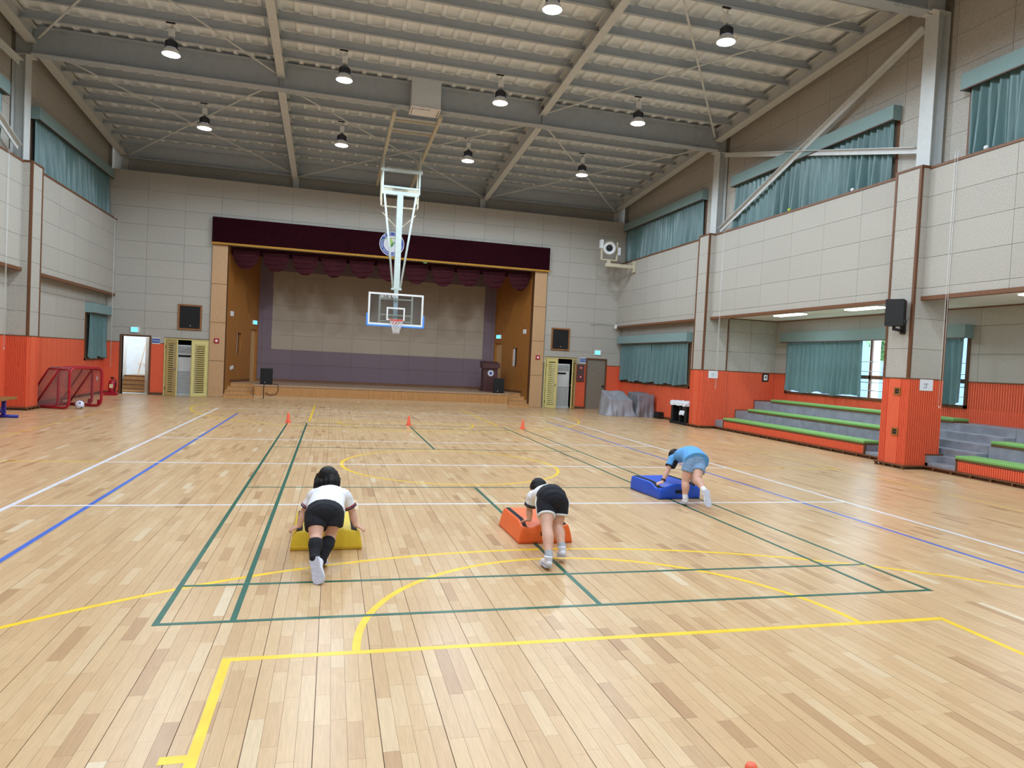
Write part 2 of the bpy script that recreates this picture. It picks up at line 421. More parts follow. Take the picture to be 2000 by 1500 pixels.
# ------------------------------------------------------------------ far wall
OPS = [(-6.36, 6.38, -1, 5.56), (-9.24, -8.36, -1, 2.06), (-7.82, -6.42, -1, 2.02), (6.5, 7.80, -1, 2.05)]
wf = MB(); slab(wf, 'y', YW+.02, YW+.2, -WX-.3, WX+.3, 0, 7.9, OPS); wf.box(-WX-.3, WX+.3, YW+.2, YW+.6, 7.84, 7.9)
wall_far = wf.build('wall_far', seamwall); tag(wall_far, kind='structure')
fops = OPS+[(-6.38, 6.40, -1, 6.5), (-7.86, -6.38, -1, 2.08), (6.46, 7.84, -1, 2.11), (8.27, 9.2, -1, 2.13), (-9.32, -8.3, -1, 2.12)]
us = grid(-WX, WX, 0, 1.22)
panels(wall_far, 'y', YW+.02, 1, us, grid(OT+.02, 7.9, 6.04, .61), fops)
# recessed strip over the wall and short posts
us2 = grid(-9.4, 9.4, 0, 1.9)
MB().box(-WX-.3, WX+.3, YW+.6, YW+.75, 7.8, 9.6).build('upper_wall_strip', acoustic, wall_far)
panels(wall_far, 'y', YW+.6, 1, us2, [7.9, 8.75])
for x in (-3.6, 3.62, -9.45, 9.45): MB().box(x-.11, x+.11, YW+.42, YW+.6, 7.9, 8.75).build('post', steel_l, wall_far)
tr = MB(); tr.box(-WX, -9.32, YW-.01, YW+.02, OT, OT+.025); tr.box(-8.3, -7.86, YW-.01, YW+.02, OT, OT+.025); tr.box(7.84, 8.27, YW-.01, YW+.02, OT, OT+.025); tr.box(9.2, WX, YW-.01, YW+.02, OT, OT+.025)
tr.build('wainscot_rail', brown_h, wall_far)
wn = MB()
for a, b in ((-WX, -9.32), (-8.3, -7.88), (7.86, 8.27), (9.2, WX)): ribs(wn, 'y', YW+.02, 1, a, b, .09, OT); wn.box(a, b, YW, YW+.02, .09, OT)
wn.build('orange_wainscot', orange_slat, wall_far)
bb = MB()
for a, b in ((-WX, -9.32), (-8.3, -7.88), (7.86, 8.27), (9.2, WX)): bb.box(a, b, YW-.03, YW+.02, .065, .09); bb.box(a, b, YW-.0, YW+.02, 0, .02); [bb.box(x-.02, x+.02, YW-.03, YW+.02, 0, .065) for x in (a+.03, b-.03)]
tag(bb.build('baseboard_far', brown_h), kind='structure')

# stage -----------------------------------------------------------------
SZ = .52; SYB = 25.6
st = MB(); st.box(-4.76, 4.9, YW-.12, YW+.05, .12, SZ-.07); st.box(-5.85, 5.85, YW+1.15, SYB-.02, 0, SZ-.06); st.box(-4.76, 4.9, YW+.05, YW+1.2, 0, SZ-.06)
stage = st.build('stage_platform', stagefloor); tag(stage, 'raised wooden stage platform under the maroon header', 'stage')
MB().box(-4.8, 4.94, YW-.16, SYB, SZ-.06, SZ).box(-5.85, -4.8, YW+1.1, SYB, SZ-.06, SZ).box(4.94, 5.85, YW+1.1, SYB, SZ-.06, SZ).build('stage_floor', stagefloor, stage)
MB().box(-4.78, 4.92, YW-.14, YW+.0, 0, .11).build('stage_plinth', steptop, stage)
fs = MB(); x = -4.76
while x < 4.88:
    fs.box(x+.002, x+.040, YW-.135-random.random()*.006, YW-.11, .11, SZ-.065); x += .044
o = fs.build('front_slats', slatwood, stage); o['kind'] = 'stuff'
for sx, (a, b) in ((-1, (-5.83, -4.80)), (1, (4.94, 5.83))):
    for k in range(4):
        y0 = YW-.10+k*.30; z1 = .13*(k+1)
        nm = empty('stage_step', (0, 0, 0), 0, stage)
        MB().box(a, b, y0, YW+1.15, z1-.13, z1-.025).build('riser', slatwood, nm)
        MB().bbox(a, b, y0-.02, min(y0+.32, YW+1.16), z1-.025, z1, .004).build('tread', steptop, nm)
# stage shell
sb = MB(); sb.box(-6.2, 6.2, SYB+.02, SYB+.2, 0, 7.2); wall_stage = sb.build('wall_stage_back', seamwall); tag(wall_stage, kind='structure')
us = grid(-5.2, 5.2, 0, 1.22); vs = grid(.62, 6.9, 1.86, .61)
for a, b in zip(us, us[1:]):
    for c, d in zip(vs, vs[1:]):
        for (e, f_, g_, h, mt) in ((max(a, -4.5), min(b, 4.5), max(c, 1.86), min(d, 5.12), screenb),):
            if e < f_-.05 and g_ < h-.05: MB().box(e+.003, f_-.003, SYB, SYB+.02, g_+.003, h-.003).build('board_panel', mt, wall_stage)
        mb = MB()
        for e in cells(a+.003, b-.003, c+.003, d-.003, [(-4.5, 4.5, 1.86, 5.12)]): mb.box(e[0], e[1], SYB, SYB+.02, e[2], e[3])
        if mb.v: mb.build('board_panel', mauve, wall_stage)
MB().box(-5.2, 5.2, SYB-.02, SYB+.01, SZ, SZ+.1).build('skirting', brown_h, wall_stage)
for s, nm in ((-1, 'left'), (1, 'right')):
    A = Vector((s*5.84, YW+.3, 0)); B = Vector((s*5.02, SYB+.02, 0)); d = (B-A).normalized(); n = Vector((s*d.y, -s*d.x, 0)); n = n if n.x*s > 0 else -n
    L_ = (B-A).length
    def pt(t, z, off=0): q = A+d*t+n*off; return (q.x, q.y, z)
    mb = MB()
    def quadbox(t0, t1, z0, z1, o0=0, o1=.12, m=mb):
        v = [pt(t, z, o) for z in (z0, z1) for o in (o0, o1) for t in (t0, t1)]
        m.add(v, [(0, 2, 3, 1), (4, 5, 7, 6), (0, 1, 5, 4), (2, 6, 7, 3), (0, 4, 6, 2), (1, 3, 7, 5)])
    dt0, dt1 = L_-.75, L_-.12                      # door to the wings
    w0, w1, wz0, wz1 = .95, 1.35, 1.62, 2.42       # little service window
    for c in cells(0, L_, 0, 7.2, [(dt0, dt1, -1, SZ+2.1), (w0, w1, wz0, wz1)]): quadbox(*c)
    wl = mb.build('wall_stage_'+nm, stagewood, fix=True); tag(wl, kind='structure')
    mb = MB(); quadbox(dt0, dt1, SZ, SZ+2.1, .10, .14, mb); mb.build('wing_door', doorwood, wl, fix=True)
    mb = MB(); quadbox(w0, w1, wz0, wz1, .10, .12, mb); mb.build('service_window_back', brown, wl, fix=True)
    mb = MB(); quadbox(w0 if s < 0 else w1-.15, w0+.15 if s < 0 else w1, wz0+.02, wz1-.02, .05, .06, mb); mb.build('service_window_pane', white_m, wl, fix=True)
    mb = MB(); quadbox(.4, L_-.8, SZ, SZ+.1, -.012, 0, mb); mb.build('skirting', brown_h, wl, fix=True)
    sg = empty('wing_exit_sign'); tag(sg, 'small pale exit sign above the wing door on the %s stage side wall' % nm, 'sign', 'wing exit signs')
    mb = MB(); quadbox(dt0+.1, dt1-.1, SZ+2.3, SZ+2.48, -.03, -.001, mb); mb.build('sign_case', whitep, sg, fix=True)
    mb = MB(); quadbox(dt0+.13, dt1-.13, SZ+2.32, SZ+2.46, -.034, -.03, mb); mb.build('sign_face', exitlit, sg, fix=True)
    sw = empty('wall_plate'); tag(sw, 'blank white square wall plate high on the %s stage side wall' % nm, 'switch plate')
    mb = MB(); quadbox(.28, .52, 3.02, 3.2, -.02, -.001, mb); mb.build('plate', whitep, sw, fix=True)
    mb = MB(); quadbox(.30, .50, 3.04, 3.18, -.024, -.02, mb); mb.build('plate_cover', paper, sw, fix=True)
    if s < 0:
        sw = empty('socket_plate'); tag(sw, 'pair of white sockets above the left stage steps', 'socket')
        for q in (0, .14):
            mb = MB(); quadbox(.4+q, .52+q, 1.0+q*.2, 1.13+q*.2, -.02, -.001, mb); mb.build('socket', whitep, sw, fix=True)
MB().box(-6.2, 6.2, YW+.2, SYB+.2, 7.0, 7.2).build('stage_ceiling', dark, wall_stage)
# proscenium pilasters
for s, nm in ((-1, 'left'), (1, 'right')):
    x0, x1 = sorted((s*5.84, s*6.36))
    pl = MB().box(x0+.01, x1-.01, YW-.06, YW+.3, 0, 5.56).build('proscenium_pilaster', brown); tag(pl, 'light oak pilaster on the %s side of the stage opening' % nm, 'pilaster')
    zs = [0, 1.32, 2.72, 4.12, 5.56]
    for a, b in zip(zs, zs[1:]): MB().bbox(x0, x1, YW-.085, YW-.05, a+.006, b-.006, .004).build('oak_panel', oak, pl)
    fa = empty('fire_alarm', (s*6.12, YW-.085, 2.05)); tag(fa, 'red fire alarm button on the %s oak pilaster' % nm, 'fire alarm')
    MB().bbox(-.09, .09, -.03, 0, -.09, .09, .01).build('alarm_case', redm, fa); MB().lathe([(.045, 0), (.045, -.012), (.03, -.014)], 16, (0, -.03, 0), 'y').build('alarm_button', whitep, fa)

# header, gold braid, emblem, swags --------------------------------------
hd = empty('stage_header'); tag(hd, 'dark maroon velvet header box across the top of the stage', 'stage header')
MB().bbox(-6.38, 6.40, YW-.2, YW, 5.6, 6.52, .015).build('header_cloth', velvet, hd)
br_ = MB(); x = -6.38
while x < 6.36: br_.tube([(x, YW-.215, 5.575), (x+.05, YW-.215, 5.60), (x+.1, YW-.215, 5.575)], .022, 6); x += .06
MB().box(-6.38, 6.40, YW-.215, YW-.19, 5.545, 5.605).build('gold_braid_band', gold, hd); br_.build('gold_rope', gold, hd, True)
em = empty('school_emblem', (.02, YW-.22, 6.10)); tag(em, 'round blue and white school emblem on the maroon header', 'emblem')
def disc(r0, r1, y0, y1, mat, nm, n=48):
    if r0 <= 0: MB().lathe([(r1, y0), (r1, y1)], n, (0, 0, 0), 'y').build(nm, mat, em, fix=True)
    else:
        v = []; f = []
        for k in range(n):
            a = 2*math.pi*k/n
            for r, y in ((r0, y0), (r1, y0), (r1, y1), (r0, y1)): v.append((r*math.cos(a), y, r*math.sin(a)))
        for k in range(n):
            j = (k+1) % n
            for q in range(4): f.append((4*k+q, 4*k+(q+1) % 4, 4*j+(q+1) % 4, 4*j+q))
        MB().add(v, f).build(nm, mat, em, fix=True)
disc(0, .47, 0, -.02, emb_w, 'emblem_disc'); disc(.315, .445, -.019, -.026, ringblue, 'emblem_ring')
def leaf(pts, mat, y=-.024, nm='emblem_leaf'): MB().prism(pts, 'y', -.0195, y).build(nm, mat, em, fix=True)
leaf([(-.10, .20), (-.02, .17), (.05, .08), (.02, -.02), (-.05, -.10), (-.06, .02)], leafg)
leaf([(-.06, -.14), (.03, -.10), (.10, .02), (.14, .11), (.05, .07), (-.02, -.02)], leafd)
MB().lathe([(.03, -.0195), (.03, -.024)], 16, (-.02, 0, .22), 'y').build('emblem_dot', emb_r, em, fix=True)
MB().lathe([(.03, -.0195), (.03, -.024)], 16, (.10, 0, .21), 'y').build('emblem_dot', leafg, em, fix=True)
for k in range(2):
    v = []; f = []; n = 16
    for q in range(n+1):
        t = q/n; x = -.40+.45*t if k == 0 else .12+.28*t; z = .10+.12*math.sin(t*1.7) if k == 0 else .06-.16*t*t
        for dz in (-.012, .012): v.append((x, -.028, z+dz))
    for q in range(n): f.append((2*q, 2*q+1, 2*q+3, 2*q+2))
    MB().add(v, f).build('emblem_swoosh', leafg if k == 0 else emb_w, em)
def ringtext(s, r, a0, a1, size, flip):
    for i, ch in enumerate(s):
        a = a0+(a1-a0)*i/max(1, len(s)-1)
        if ch == ' ': continue
        rot = (a-math.pi/2) if not flip else (a+math.pi/2)
        Mt = Matrix.Translation((r*math.cos(a), -.0275, r*math.sin(a))) @ Matrix.Rotation(-rot, 4, 'Y') @ Matrix.Rotation(math.pi/2, 4, 'X')
        text_part(ch, size, emb_w, em, Mt, 'emblem_letter')
ringtext('전북오산', .38, math.radians(135), math.radians(45), .12, False)
ringtext('OSANG BUKSU ELEMENTARY', .38, math.radians(170), math.radians(340), .085, True)
sv = empty('stage_swag_curtain'); tag(sv, 'maroon velvet scalloped swag curtain hanging under the stage header', 'curtain')
MB().box(-5.78, 5.78, YW+.34, YW+.40, 5.3, 6.2).build('swag_heading', velvet, sv)
NS = 11; sw_ = 11.56/NS
for k in range(NS):
    xc = -5.78+sw_*(k+.5); nu, nv = 24, 22; v = []; f = []; drop = .92+random.uniform(-.06, .06)
    ph = random.uniform(0, 6)
    for j in range(nv+1):
        t = j/nv
        for i in range(nu+1):
            u = -1+2*i/nu
            z = 5.62-(.22+(drop-.22)*(1-abs(u)**2.4)**.8)*t
            fold = math.sin((t*(1-.45*u*u))*30+ph+u*1.3)*.05*(1-u*u*.85)*min(1, t*3)
            y = YW+.30-.20*math.sin(t*math.pi*.55)*(1-u*u*.9)+fold
            x = xc+u*(sw_/2*1.04)*(1-.10*t*abs(u))
            v.append((x, y, z))
    for j in range(nv):
        for i in range(nu): f.append((j*(nu+1)+i, j*(nu+1)+i+1, (j+1)*(nu+1)+i+1, (j+1)*(nu+1)+i))
    MB().add(v, f).build('swag', velvet_s, sv, True)
gl = MB().lathe([(.0, 0), (.10, .0), (.08, -.06), (.0, -.08)], 16, (1.35, YW-.05, 5.56)).build('green_lamp', M('pale_green_lens', (150, 210, 150), .4), None, True); tag(gl, 'small pale green dome light under the gold braid', 'lamp')
# ------------------------------------------------------------------ ceiling
dk = MB()
y1 = YW+.75
xs = [-WX-.4]; pitch = .41; x = -WX-.2; prof = []
while x < WX+.3:
    prof += [(x, 0), (x+.25, 0), (x+.275, -.065), (x+.365, -.065), (x+.39, 0)]; x += pitch
ys = [YB-.4, RIDGE, y1]; v = []; f = []
for yy in ys:
    for px, pz in prof: v.append((px, yy, DZ(yy)+.045+pz))
n = len(prof)
for j in range(2):
    for i in range(n-1): f.append((j*n+i, j*n+i+1, (j+1)*n+i+1, (j+1)*n+i))
dk.add(v, f)
for j in range(2):   # outer skin
    a, b = ys[j], ys[j+1]
    dk.add([(-WX-.6, a, DZ(a)+.1), (WX+.6, a, DZ(a)+.1), (WX+.6, b, DZ(b)+.1), (-WX-.6, b, DZ(b)+.1)], [(0, 1, 2, 3)])
ceiling = dk.build('ceiling', deck); tag(ceiling, kind='structure')
def ibeam_x(yc, zb, zt, x0, x1, w, tf=.02, tw=.014):
    return MB().box(x0, x1, yc-w/2, yc+w/2, zb, zb+tf).box(x0, x1, yc-w/2, yc+w/2, zt-tf, zt).box(x0, x1, yc-tw, yc+tw, zb+tf, zt-tf)
for yc, zb, zt in ((14.92, 8.74, 9.42), (RIDGE, 9.30, 9.95), (YW+.25, 8.36, 8.90), (-.8, 8.74, 9.42)):
    g = ibeam_x(yc, zb, zt, -9.42, 9.42, .30).build('roof_girder', steel, ceiling)
    if yc > 0:
        for x in (-8.75, -4.5, 4.5, 8.75) if yc > 20 else (-8.75, 8.75):
            bl = MB()
            for i in range(4):
                for j in range(6):
                    bl.box(x-.09+i*.06-.012, x-.09+i*.06+.012, yc-.035, yc-.012, zb+.1+j*(zt-zb-.2)/5-.012, zb+.1+j*(zt-zb-.2)/5+.012)
            bl.box(x-.14, x+.14, yc-.022, yc-.012, zb+.06, zt-.06)
            for i in range(5): bl.box(x-.2+i*.09, x-.17+i*.09, yc-.12, yc-.09, zb-.02, zb)
            bl.build('splice_plate', steel, g)
        for x in (-3.62, 3.66): MB().box(x-.008, x+.008, yc-.14, yc-.014, zb+.02, zt-.02).build('stiffener', steel, g)
def rafter(x, ya, yb, off, w=.20, dpt=.30):
    # sloping I-section along y
    mb = MB()
    for z0, z1, hw in ((0, .018, w/2), (dpt-.018, dpt, w/2), (.018, dpt-.018, .008)):
        v = [(x+sx*hw, yy, P(yy)-off+z) for yy in (ya, yb) for z in (z0, z1) for sx in (-1, 1)]
        mb.add(v, [(0, 1, 3, 2), (4, 6, 7, 5), (0, 4, 5, 1), (2, 3, 7, 6), (0, 2, 6, 4), (1, 5, 7, 3)])
    mb.build('rafter', steel_l, ceiling, fix=True)
for x in (-3.62, 3.66):
    rafter(x, RIDGE+.02, 14.9, .17); rafter(x, 15.0, YW+.2, .40, dpt=.5); rafter(x, -.7, RIDGE-.02, .17)
for x in (-9.42, 9.42):
    rafter(x, RIDGE+.02, 14.85, .20, .26, .36); rafter(x, 15.0, YW+.3, .22, .26, .36); rafter(x, YB, RIDGE-.02, .22, .26, .36)
y = 14.1+.88*9
while y > YB:
    if abs(y-14.92) > .2 and abs(y-RIDGE) > .15 and y < YW+.5:
        z = P(y); mb = MB()
        mb.box(-9.4, 9.4, y-.006, y+.006, z, z+.22).box(-9.4, 9.4, y-.07, y, z, z+.012).box(-9.4, 9.4, y, y+.07, z+.20, z+.22)
        mb.build('purlin', steel, ceiling)
    y -= .88
def rod(xa, ya, xb, yb, off=.12, r=.022): MB().bar((xa, ya, P(ya)-off), (xb, yb, P(yb)-off), .05, .02).build('brace_rod', steel_l, ceiling)
for xa, xb in ((-9.25, -3.75), (-3.5, 3.55), (3.78, 9.25)):
    rod(xa, 15.1, xb, YW+.1, .30 if abs(xa) < 4 else .2); rod(xb, 15.1, xa, YW+.1, .30 if abs(xa) < 4 else .2)
    xm = (xa+xb)/2; ym = (15.1+YW+.1)/2; MB().box(xm-.12, xm+.12, ym-.1, ym+.1, P(ym)-.22, P(ym)-.19).build('gusset_plate', steel_l, ceiling)
for xa, xb in ((-9.25, -3.75), (3.78, 9.25)):
    rod(xa, 14.75, xb, RIDGE+.2); rod(xb, 14.75, xa, RIDGE+.2)

# ------------------------------------------------------------------ side walls
PIL = ((6.78, 7.44), (14.85, 15.5))
def window(n, x, sgn, y0, y1, z0, z1, mull=(), rails=(), glassx=.12, bars=()):
    """wooden window set in a side wall; sgn = +1 right wall"""
    fr = MB(); b = .07; d0, d1 = x-sgn*.03, x+sgn*.14
    xa, xb = min(d0, d1), max(d0, d1)
    fr.box(xa, xb, y0, y0+b, z0, z1).box(xa, xb, y1-b, y1, z0, z1).box(xa, xb, y0, y1, z0, z0+b).box(xa, xb, y0, y1, z1-b, z1)
    w_ = fr.build('window_%d' % n, brown); tag(w_, kind='structure')
    gx = x+sgn*glassx
    for m in mull: MB().box(gx-.025, gx+.025, m-.03, m+.03, z0+b, z1-b).build('mullion', brown, w_)
    for r in rails: MB().box(gx-.025, gx+.025, y0+b, y1-b, r-.05, r+.05).build('glazing_bar', brown, w_)
    ys_ = [y0+b]+list(mull)+[y1-b]
    for a, c in zip(ys_, ys_[1:]): MB().box(gx-.004, gx+.004, a+.01, c-.01, z0+b, z1-b).build('pane', wglass, w_)
    for r in bars: MB().tube([(x+sgn*.06, y0+b, r), (x+sgn*.06, y1-b, r)], .012, 8).build('guard_bar', chrome, w_)
    return w_
def curtain(label, x, sgn, y0, y1, z0, z1, val=None, seedv=0, pitch=.20, group=None, pull=None, depth=.08, parts=None):
    rnd = random.Random(seedv+11)
    root = empty('curtain'); tag(root, label, 'curtain', group)
    for (a, b) in (parts or [(y0, y1)]):
        nu = max(12, int((b-a)/.016)); nv = 14; v = []; f = []; cur = []; u = a; ph = 0
        offs = [rnd.uniform(-.6, .6) for _ in range(40)]
        for j in range(nv+1):
            t = j/nv
            for i in range(nu+1):
                yy = a+(b-a)*i/nu; q = (yy-a)/pitch*2*math.pi
                k = int((yy-a)/.7) % 39; fr_ = ((yy-a)/.7) % 1; ofs = offs[k]*(1-fr_)+offs[k+1]*fr_
                q2 = q+ofs*1.1*(.4+.6*t)+.5*math.sin(yy*1.7+offs[5]*6)
                amp = depth*(.55+.6*t)*(.75+.35*math.sin(yy*2.3+offs[k]))
                dx = math.asin(.96*math.sin(q2))/1.3*amp+math.sin(q2*.5+offs[7]*5)*amp*.7*t
                zz = z1+(z0-z1)*t
                if j == nv: zz += .03*math.sin(yy*5.1+offs[3]*5)+.015*math.sin(yy*13)
                if pull and yy > b-.5: zz = zz
                v.append((x-sgn*(.115+dx), yy, zz))
        for j in range(nv):
            for i in range(nu): f.append((j*(nu+1)+i, j*(nu+1)+i+1, (j+1)*(nu+1)+i+1, (j+1)*(nu+1)+i))
        MB().add(v, f).build('curtain_cloth', teal, root, True)
    if val:
        va, vb, vz0, vz1 = val
        x0, x1 = sorted((x-sgn*.235, x-sgn*.25)); X0, X1 = sorted((x-sgn*.235, x+sgn*.03))
        MB().box(x0, x1, va, vb, vz0, vz1).box(X0, X1, va, va+.02, vz0, vz1).box(X0, X1, vb-.02, vb, vz0, vz1).build('valance', valm, root)
        MB().box(min(x-sgn*.233, x-sgn*.255), max(x-sgn*.233, x-sgn*.255), va, vb, vz0-.012, vz0+.012).build('valance_trim', brownbox, root)
    return root

WALLS = {}
for s, nm in ((1, 'right'), (-1, 'left')):
    # solid shell
    sh = MB()
    upper_win = [(16.05, 22.25, 6.2, 7.85), (8.0, 14.25, 6.2, 7.85), (-.2, 6.25, 6.2, 7.85)]
    slab(sh, 'x', s*UX, s*(UX+.22), YB, YW+.5, LEDGE, 10.6, [])
    # overhanging box between pillars
    for a, b in ((15.5, YW+.02), (7.44, 14.85), (YB, 6.78)):
        putbox(sh, 'x', s*(PX+.02), s*(UX+.1), a, b, PANB+.03, LEDGE-.02)
    if s > 0: slab(sh, 'x', WX+.02, WX+.25, 14.9, YW+.2, 0, PANB+.1, [])
    else: slab(sh, 'x', -WX-.02, -WX-.25, YB, YW+.2, 0, PANB+.1, [])
    wl = sh.build('wall_'+nm, seamwall); tag(wl, kind='structure'); WALLS[s] = wl
    # upper set-back wall panels
    for k, (a, b) in enumerate(((15.5, YW), (7.44, 14.85), (4.0, 6.78))):
        panels(wl, 'x', s*UX, s, grid(a-.6, b+.6 if k else b, 15.2, 1.22) if False else grid(a, b, 15.2, 1.22), grid(LEDGE, 10.3, 6.12, .66), [upper_win[k]])
        panels(wl, 'x', s*(PX+.02), s, grid(a, b, 13.53, 1.23), grid(PANB, LEDGE-.02, 5.54, .615))
        tr = MB(); putbox(tr, 'x', s*(PX-.03), s*(PX+.10), a, b, PANB-.05, PANB+.03); putbox(tr, 'x', s*(PX-.02), s*UX, a, b, LEDGE-.02, LEDGE+.03)
        tr.build('ledge_trim', brown_h, wl)
    # pillars
    for k, (a, b) in enumerate(PIL):
        pc = empty('pillar', (0, 0, 0), 0, wl)
        xin = s*PILX; xo = s*(10.2 if s > 0 else 9.9)
        body = MB(); putbox(body, 'x', s*(PILX+.02), xo, a+.02, b-.02, 0, LEDGE); body.build('pillar_core', seamwall, pc)
        zs = grid(OT+.02, LEDGE, 5.54, .615)
        for c, d in zip(zs, zs[1:]):
            m1 = MB(); putbox(m1, 'x', xin, s*(PILX+.02), a+.05, b-.05, c+.003, d-.003); m1.build('acoustic_panel', acoustic, pc)
            m2 = MB(); x0, x1 = sorted((s*(PILX+.05), xo)); m2.box(x0, x1, a, a+.02, c+.003, d-.003); m2.build('acoustic_panel', acoustic, pc)
        t_ = MB()
        for yy in (a-.004, b-.05): putbox(t_, 'x', s*(PILX-.012), s*(PILX+.04), yy, yy+.055, OT, LEDGE+.03)
        putbox(t_, 'x', s*(PILX-.015), s*(UX), a-.015, b+.015, LEDGE, LEDGE+.045)
        t_.build('pillar_edge_trim', brown, pc)
        if s > 0: MB().box(10.15, 10.2, a-.012, a+.03, OT, PANB).build('pillar_edge_trim', brown, pc)
        rl = MB(); putbox(rl, 'x', s*(PILX-.02), xo, a-.02, b+.02, OT, OT+.025); rl.build('wainscot_rail', brown_h, pc)
        wn = MB(); putbox(wn, 'x', s*(PILX+.005), xo, a+.005, b-.005, .08, OT)
        ribs(wn, 'x', s*(PILX+.006), s, a, a+.16, .08, OT, .04, .016, .02); ribs(wn, 'x', s*(PILX+.006), s, a+.165, b-.17, .08, OT, .33, .012, .02); ribs(wn, 'x', s*(PILX+.006), s, b-.16, b, .08, OT, .04, .016, .02)
        x0, x1 = sorted((s*(PILX-.008), xo)); n_ = 16
        for q in range(n_): wn.box(x0+(x1-x0)*q/n_+.008, x0+(x1-x0)*(q+1)/n_-.008, a-.018, a+.008, .08, OT)
        wn.build('orange_wainscot', orange_slat, pc)
        bs = MB(); putbox(bs, 'x', s*(PILX-.06), xo if s < 0 else 9.83, a-.06, b+.06, .055, .085); putbox(bs, 'x', s*(PILX-.05), xo if s < 0 else 9.83, a-.05, b+.05, 0, .015)
        for q in range(4): putbox(bs, 'x', s*(PILX-.055), s*(PILX+.0), a-.05+q*(b-a+.05)/3, a-.01+q*(b-a+.05)/3, 0, .06)
        bs.build('pillar_base', brown_h, pc)
        # steel column on top of the pillar
        yc = (a+b)/2-.1; zt = 9.30 if k == 0 else 8.74; cx = s*9.55
        cm = MB(); xa, xb = sorted((cx, cx+s*.018)); cm.box(xa, xb, yc-.17, yc+.17, LEDGE, zt)
        xa, xb = sorted((cx+s*.018, cx+s*.28)); cm.box(xa, xb, yc-.008, yc+.008, LEDGE, zt)
        xa, xb = sorted((cx+s*.28, cx+s*.30)); cm.box(xa, xb, yc-.17, yc+.17, LEDGE, zt)
        cm.build('steel_column', steel_l, wl)
        kb = MB(); xa, xb = sorted((s*9.42, s*9.85)); kb.box(xa, xb, yc-.17, yc+.17, zt, zt+.02).box(xa, xb, yc-.17, yc+.17, zt+.55, zt+.57).box(xa, xb, yc-.01, yc+.01, zt, zt+.56); kb.build('column_head', steel_l, wl)
    # bracing in the middle bay
    for (p, q) in (((9.62, 14.75, LEDGE+.12), (9.62, 7.25, 9.1)),) if s > 0 else (((9.62, 14.75, LEDGE+.3), (9.62, 7.25, 9.1)), ((9.62, 14.7, 8.45), (9.62, 7.2, 8.45))):
        MB().bar((s*p[0], p[1], p[2]), (s*q[0], q[1], q[2]), .02, .12).bar((s*(p[0]-.05), p[1], p[2]+.06), (s*(q[0]-.05), q[1], q[2]+.06), .10, .015).build('brace_angle', steel_l, wl)
    if s > 0: MB().bar((9.64, 14.75, 8.60), (9.64, 7.25, 6.62), .02, .12).bar((9.60, 14.75, 8.66), (9.60, 7.25, 6.68), .10, .015).build('brace_angle', steel_l, wl)

wr, wlft = WALLS[1], WALLS[-1]
# lower walls of the far bay, both sides
LOWR = (16.42, 22.2, 1.2, 3.1); LOWL = (20.35, 22.25, 1.18, 3.05)
for s, win in ((1, LOWR), (-1, LOWL)):
    wl = WALLS[s]
    panels(wl, 'x', s*(WX+.02), s, grid(15.5, YW, 15.5, 1.22), grid(OT+.02, PANB, 3.1, .61), [win])
    wn = MB(); ops = [win]
    for c in cells(15.5, YW, .09, OT, ops): putbox(wn, 'x', s*(WX+.02), s*(WX+.005), *c)
    ribs_ = MB()
    y = 15.5
    while y < YW-.02:
        wd = .35 if 17 < y < 21.7 else .045
        for c in cells(y+.006, min(YW, y+wd)-.006, .09, OT, ops): putbox(wn, 'x', s*(WX+.006), s*(WX-.008), *c)
        y += wd
    wn.build('orange_wainscot', orange_slat, wl)
    rl = MB()
    for c in cells(15.5, YW, OT, OT+.025, [win]): putbox(rl, 'x', s*(WX-.015), s*(WX+.02), *c)
    rl.build('wainscot_rail', brown_h, wl)
    bs = MB(); putbox(bs, 'x', s*(WX-.04), s*(WX+.02), 15.5, YW, .06, .09); putbox(bs, 'x', s*WX, s*(WX+.02), 15.5, YW, 0, .06)
    y = 15.6
    while y < YW: putbox(bs, 'x', s*(WX-.04), s*(WX+.02), y, y+.03, 0, .06); y += .45
    tag(bs.build('baseboard_'+('right' if s > 0 else 'left'), brown_h), kind='structure')
# left lower wall, nearer bay
panels(wlft, 'x', -WX-.02, -1, grid(11.5, 14.85, 14.85, 1.22), grid(OT+.02, PANB, 3.1, .61))
wn = MB(); wn.box(-WX-.02, -WX-.005, YB, 14.85, .09, OT); ribs(wn, 'x', -WX-.006, -1, 11.5, 14.85, .09, OT, .06, .014, .014); wn.build('orange_wainscot', orange_slat, wlft)
MB().box(-WX-.02, -WX+.015, YB, 14.85, OT, OT+.025).build('wainscot_rail', brown_h, wlft)
# windows and curtains above the ledge
CURT = {}
wi = 1
for s, nm in ((1, 'right'), (-1, 'left')):
    for k, (a, b) in enumerate(((16.0, 22.28), (7.98, 14.28), (-.2, 6.27))):
        if s < 0 and k == 2: continue
        window(wi, s*UX, s, a, b, LEDGE+.03, 7.82, mull=[a+(b-a)*t for t in (.25, .5, .75)], glassx=.1); wi += 1
        pos = {(1, 0): 'beside the wall spotlight', (1, 1): 'behind the crossed steel braces', (1, 2): 'at the upper right edge of the picture', (-1, 0): 'above the red goals', (-1, 1): 'at the left edge of the picture'}[(s, k)]
        CURT[s, k] = curtain('teal curtain of the high %s window %s' % (nm, pos), s*UX, s, a+.08, b-.08, LEDGE+.05, 7.56, (a-.02, b+.02, 7.5, 7.82), seedv=wi, group=None)
window(wi, WX, 1, LOWR[0], LOWR[1], LOWR[2], LOWR[3]-.05, mull=(18.3, 20.2), glassx=.1); wi += 1
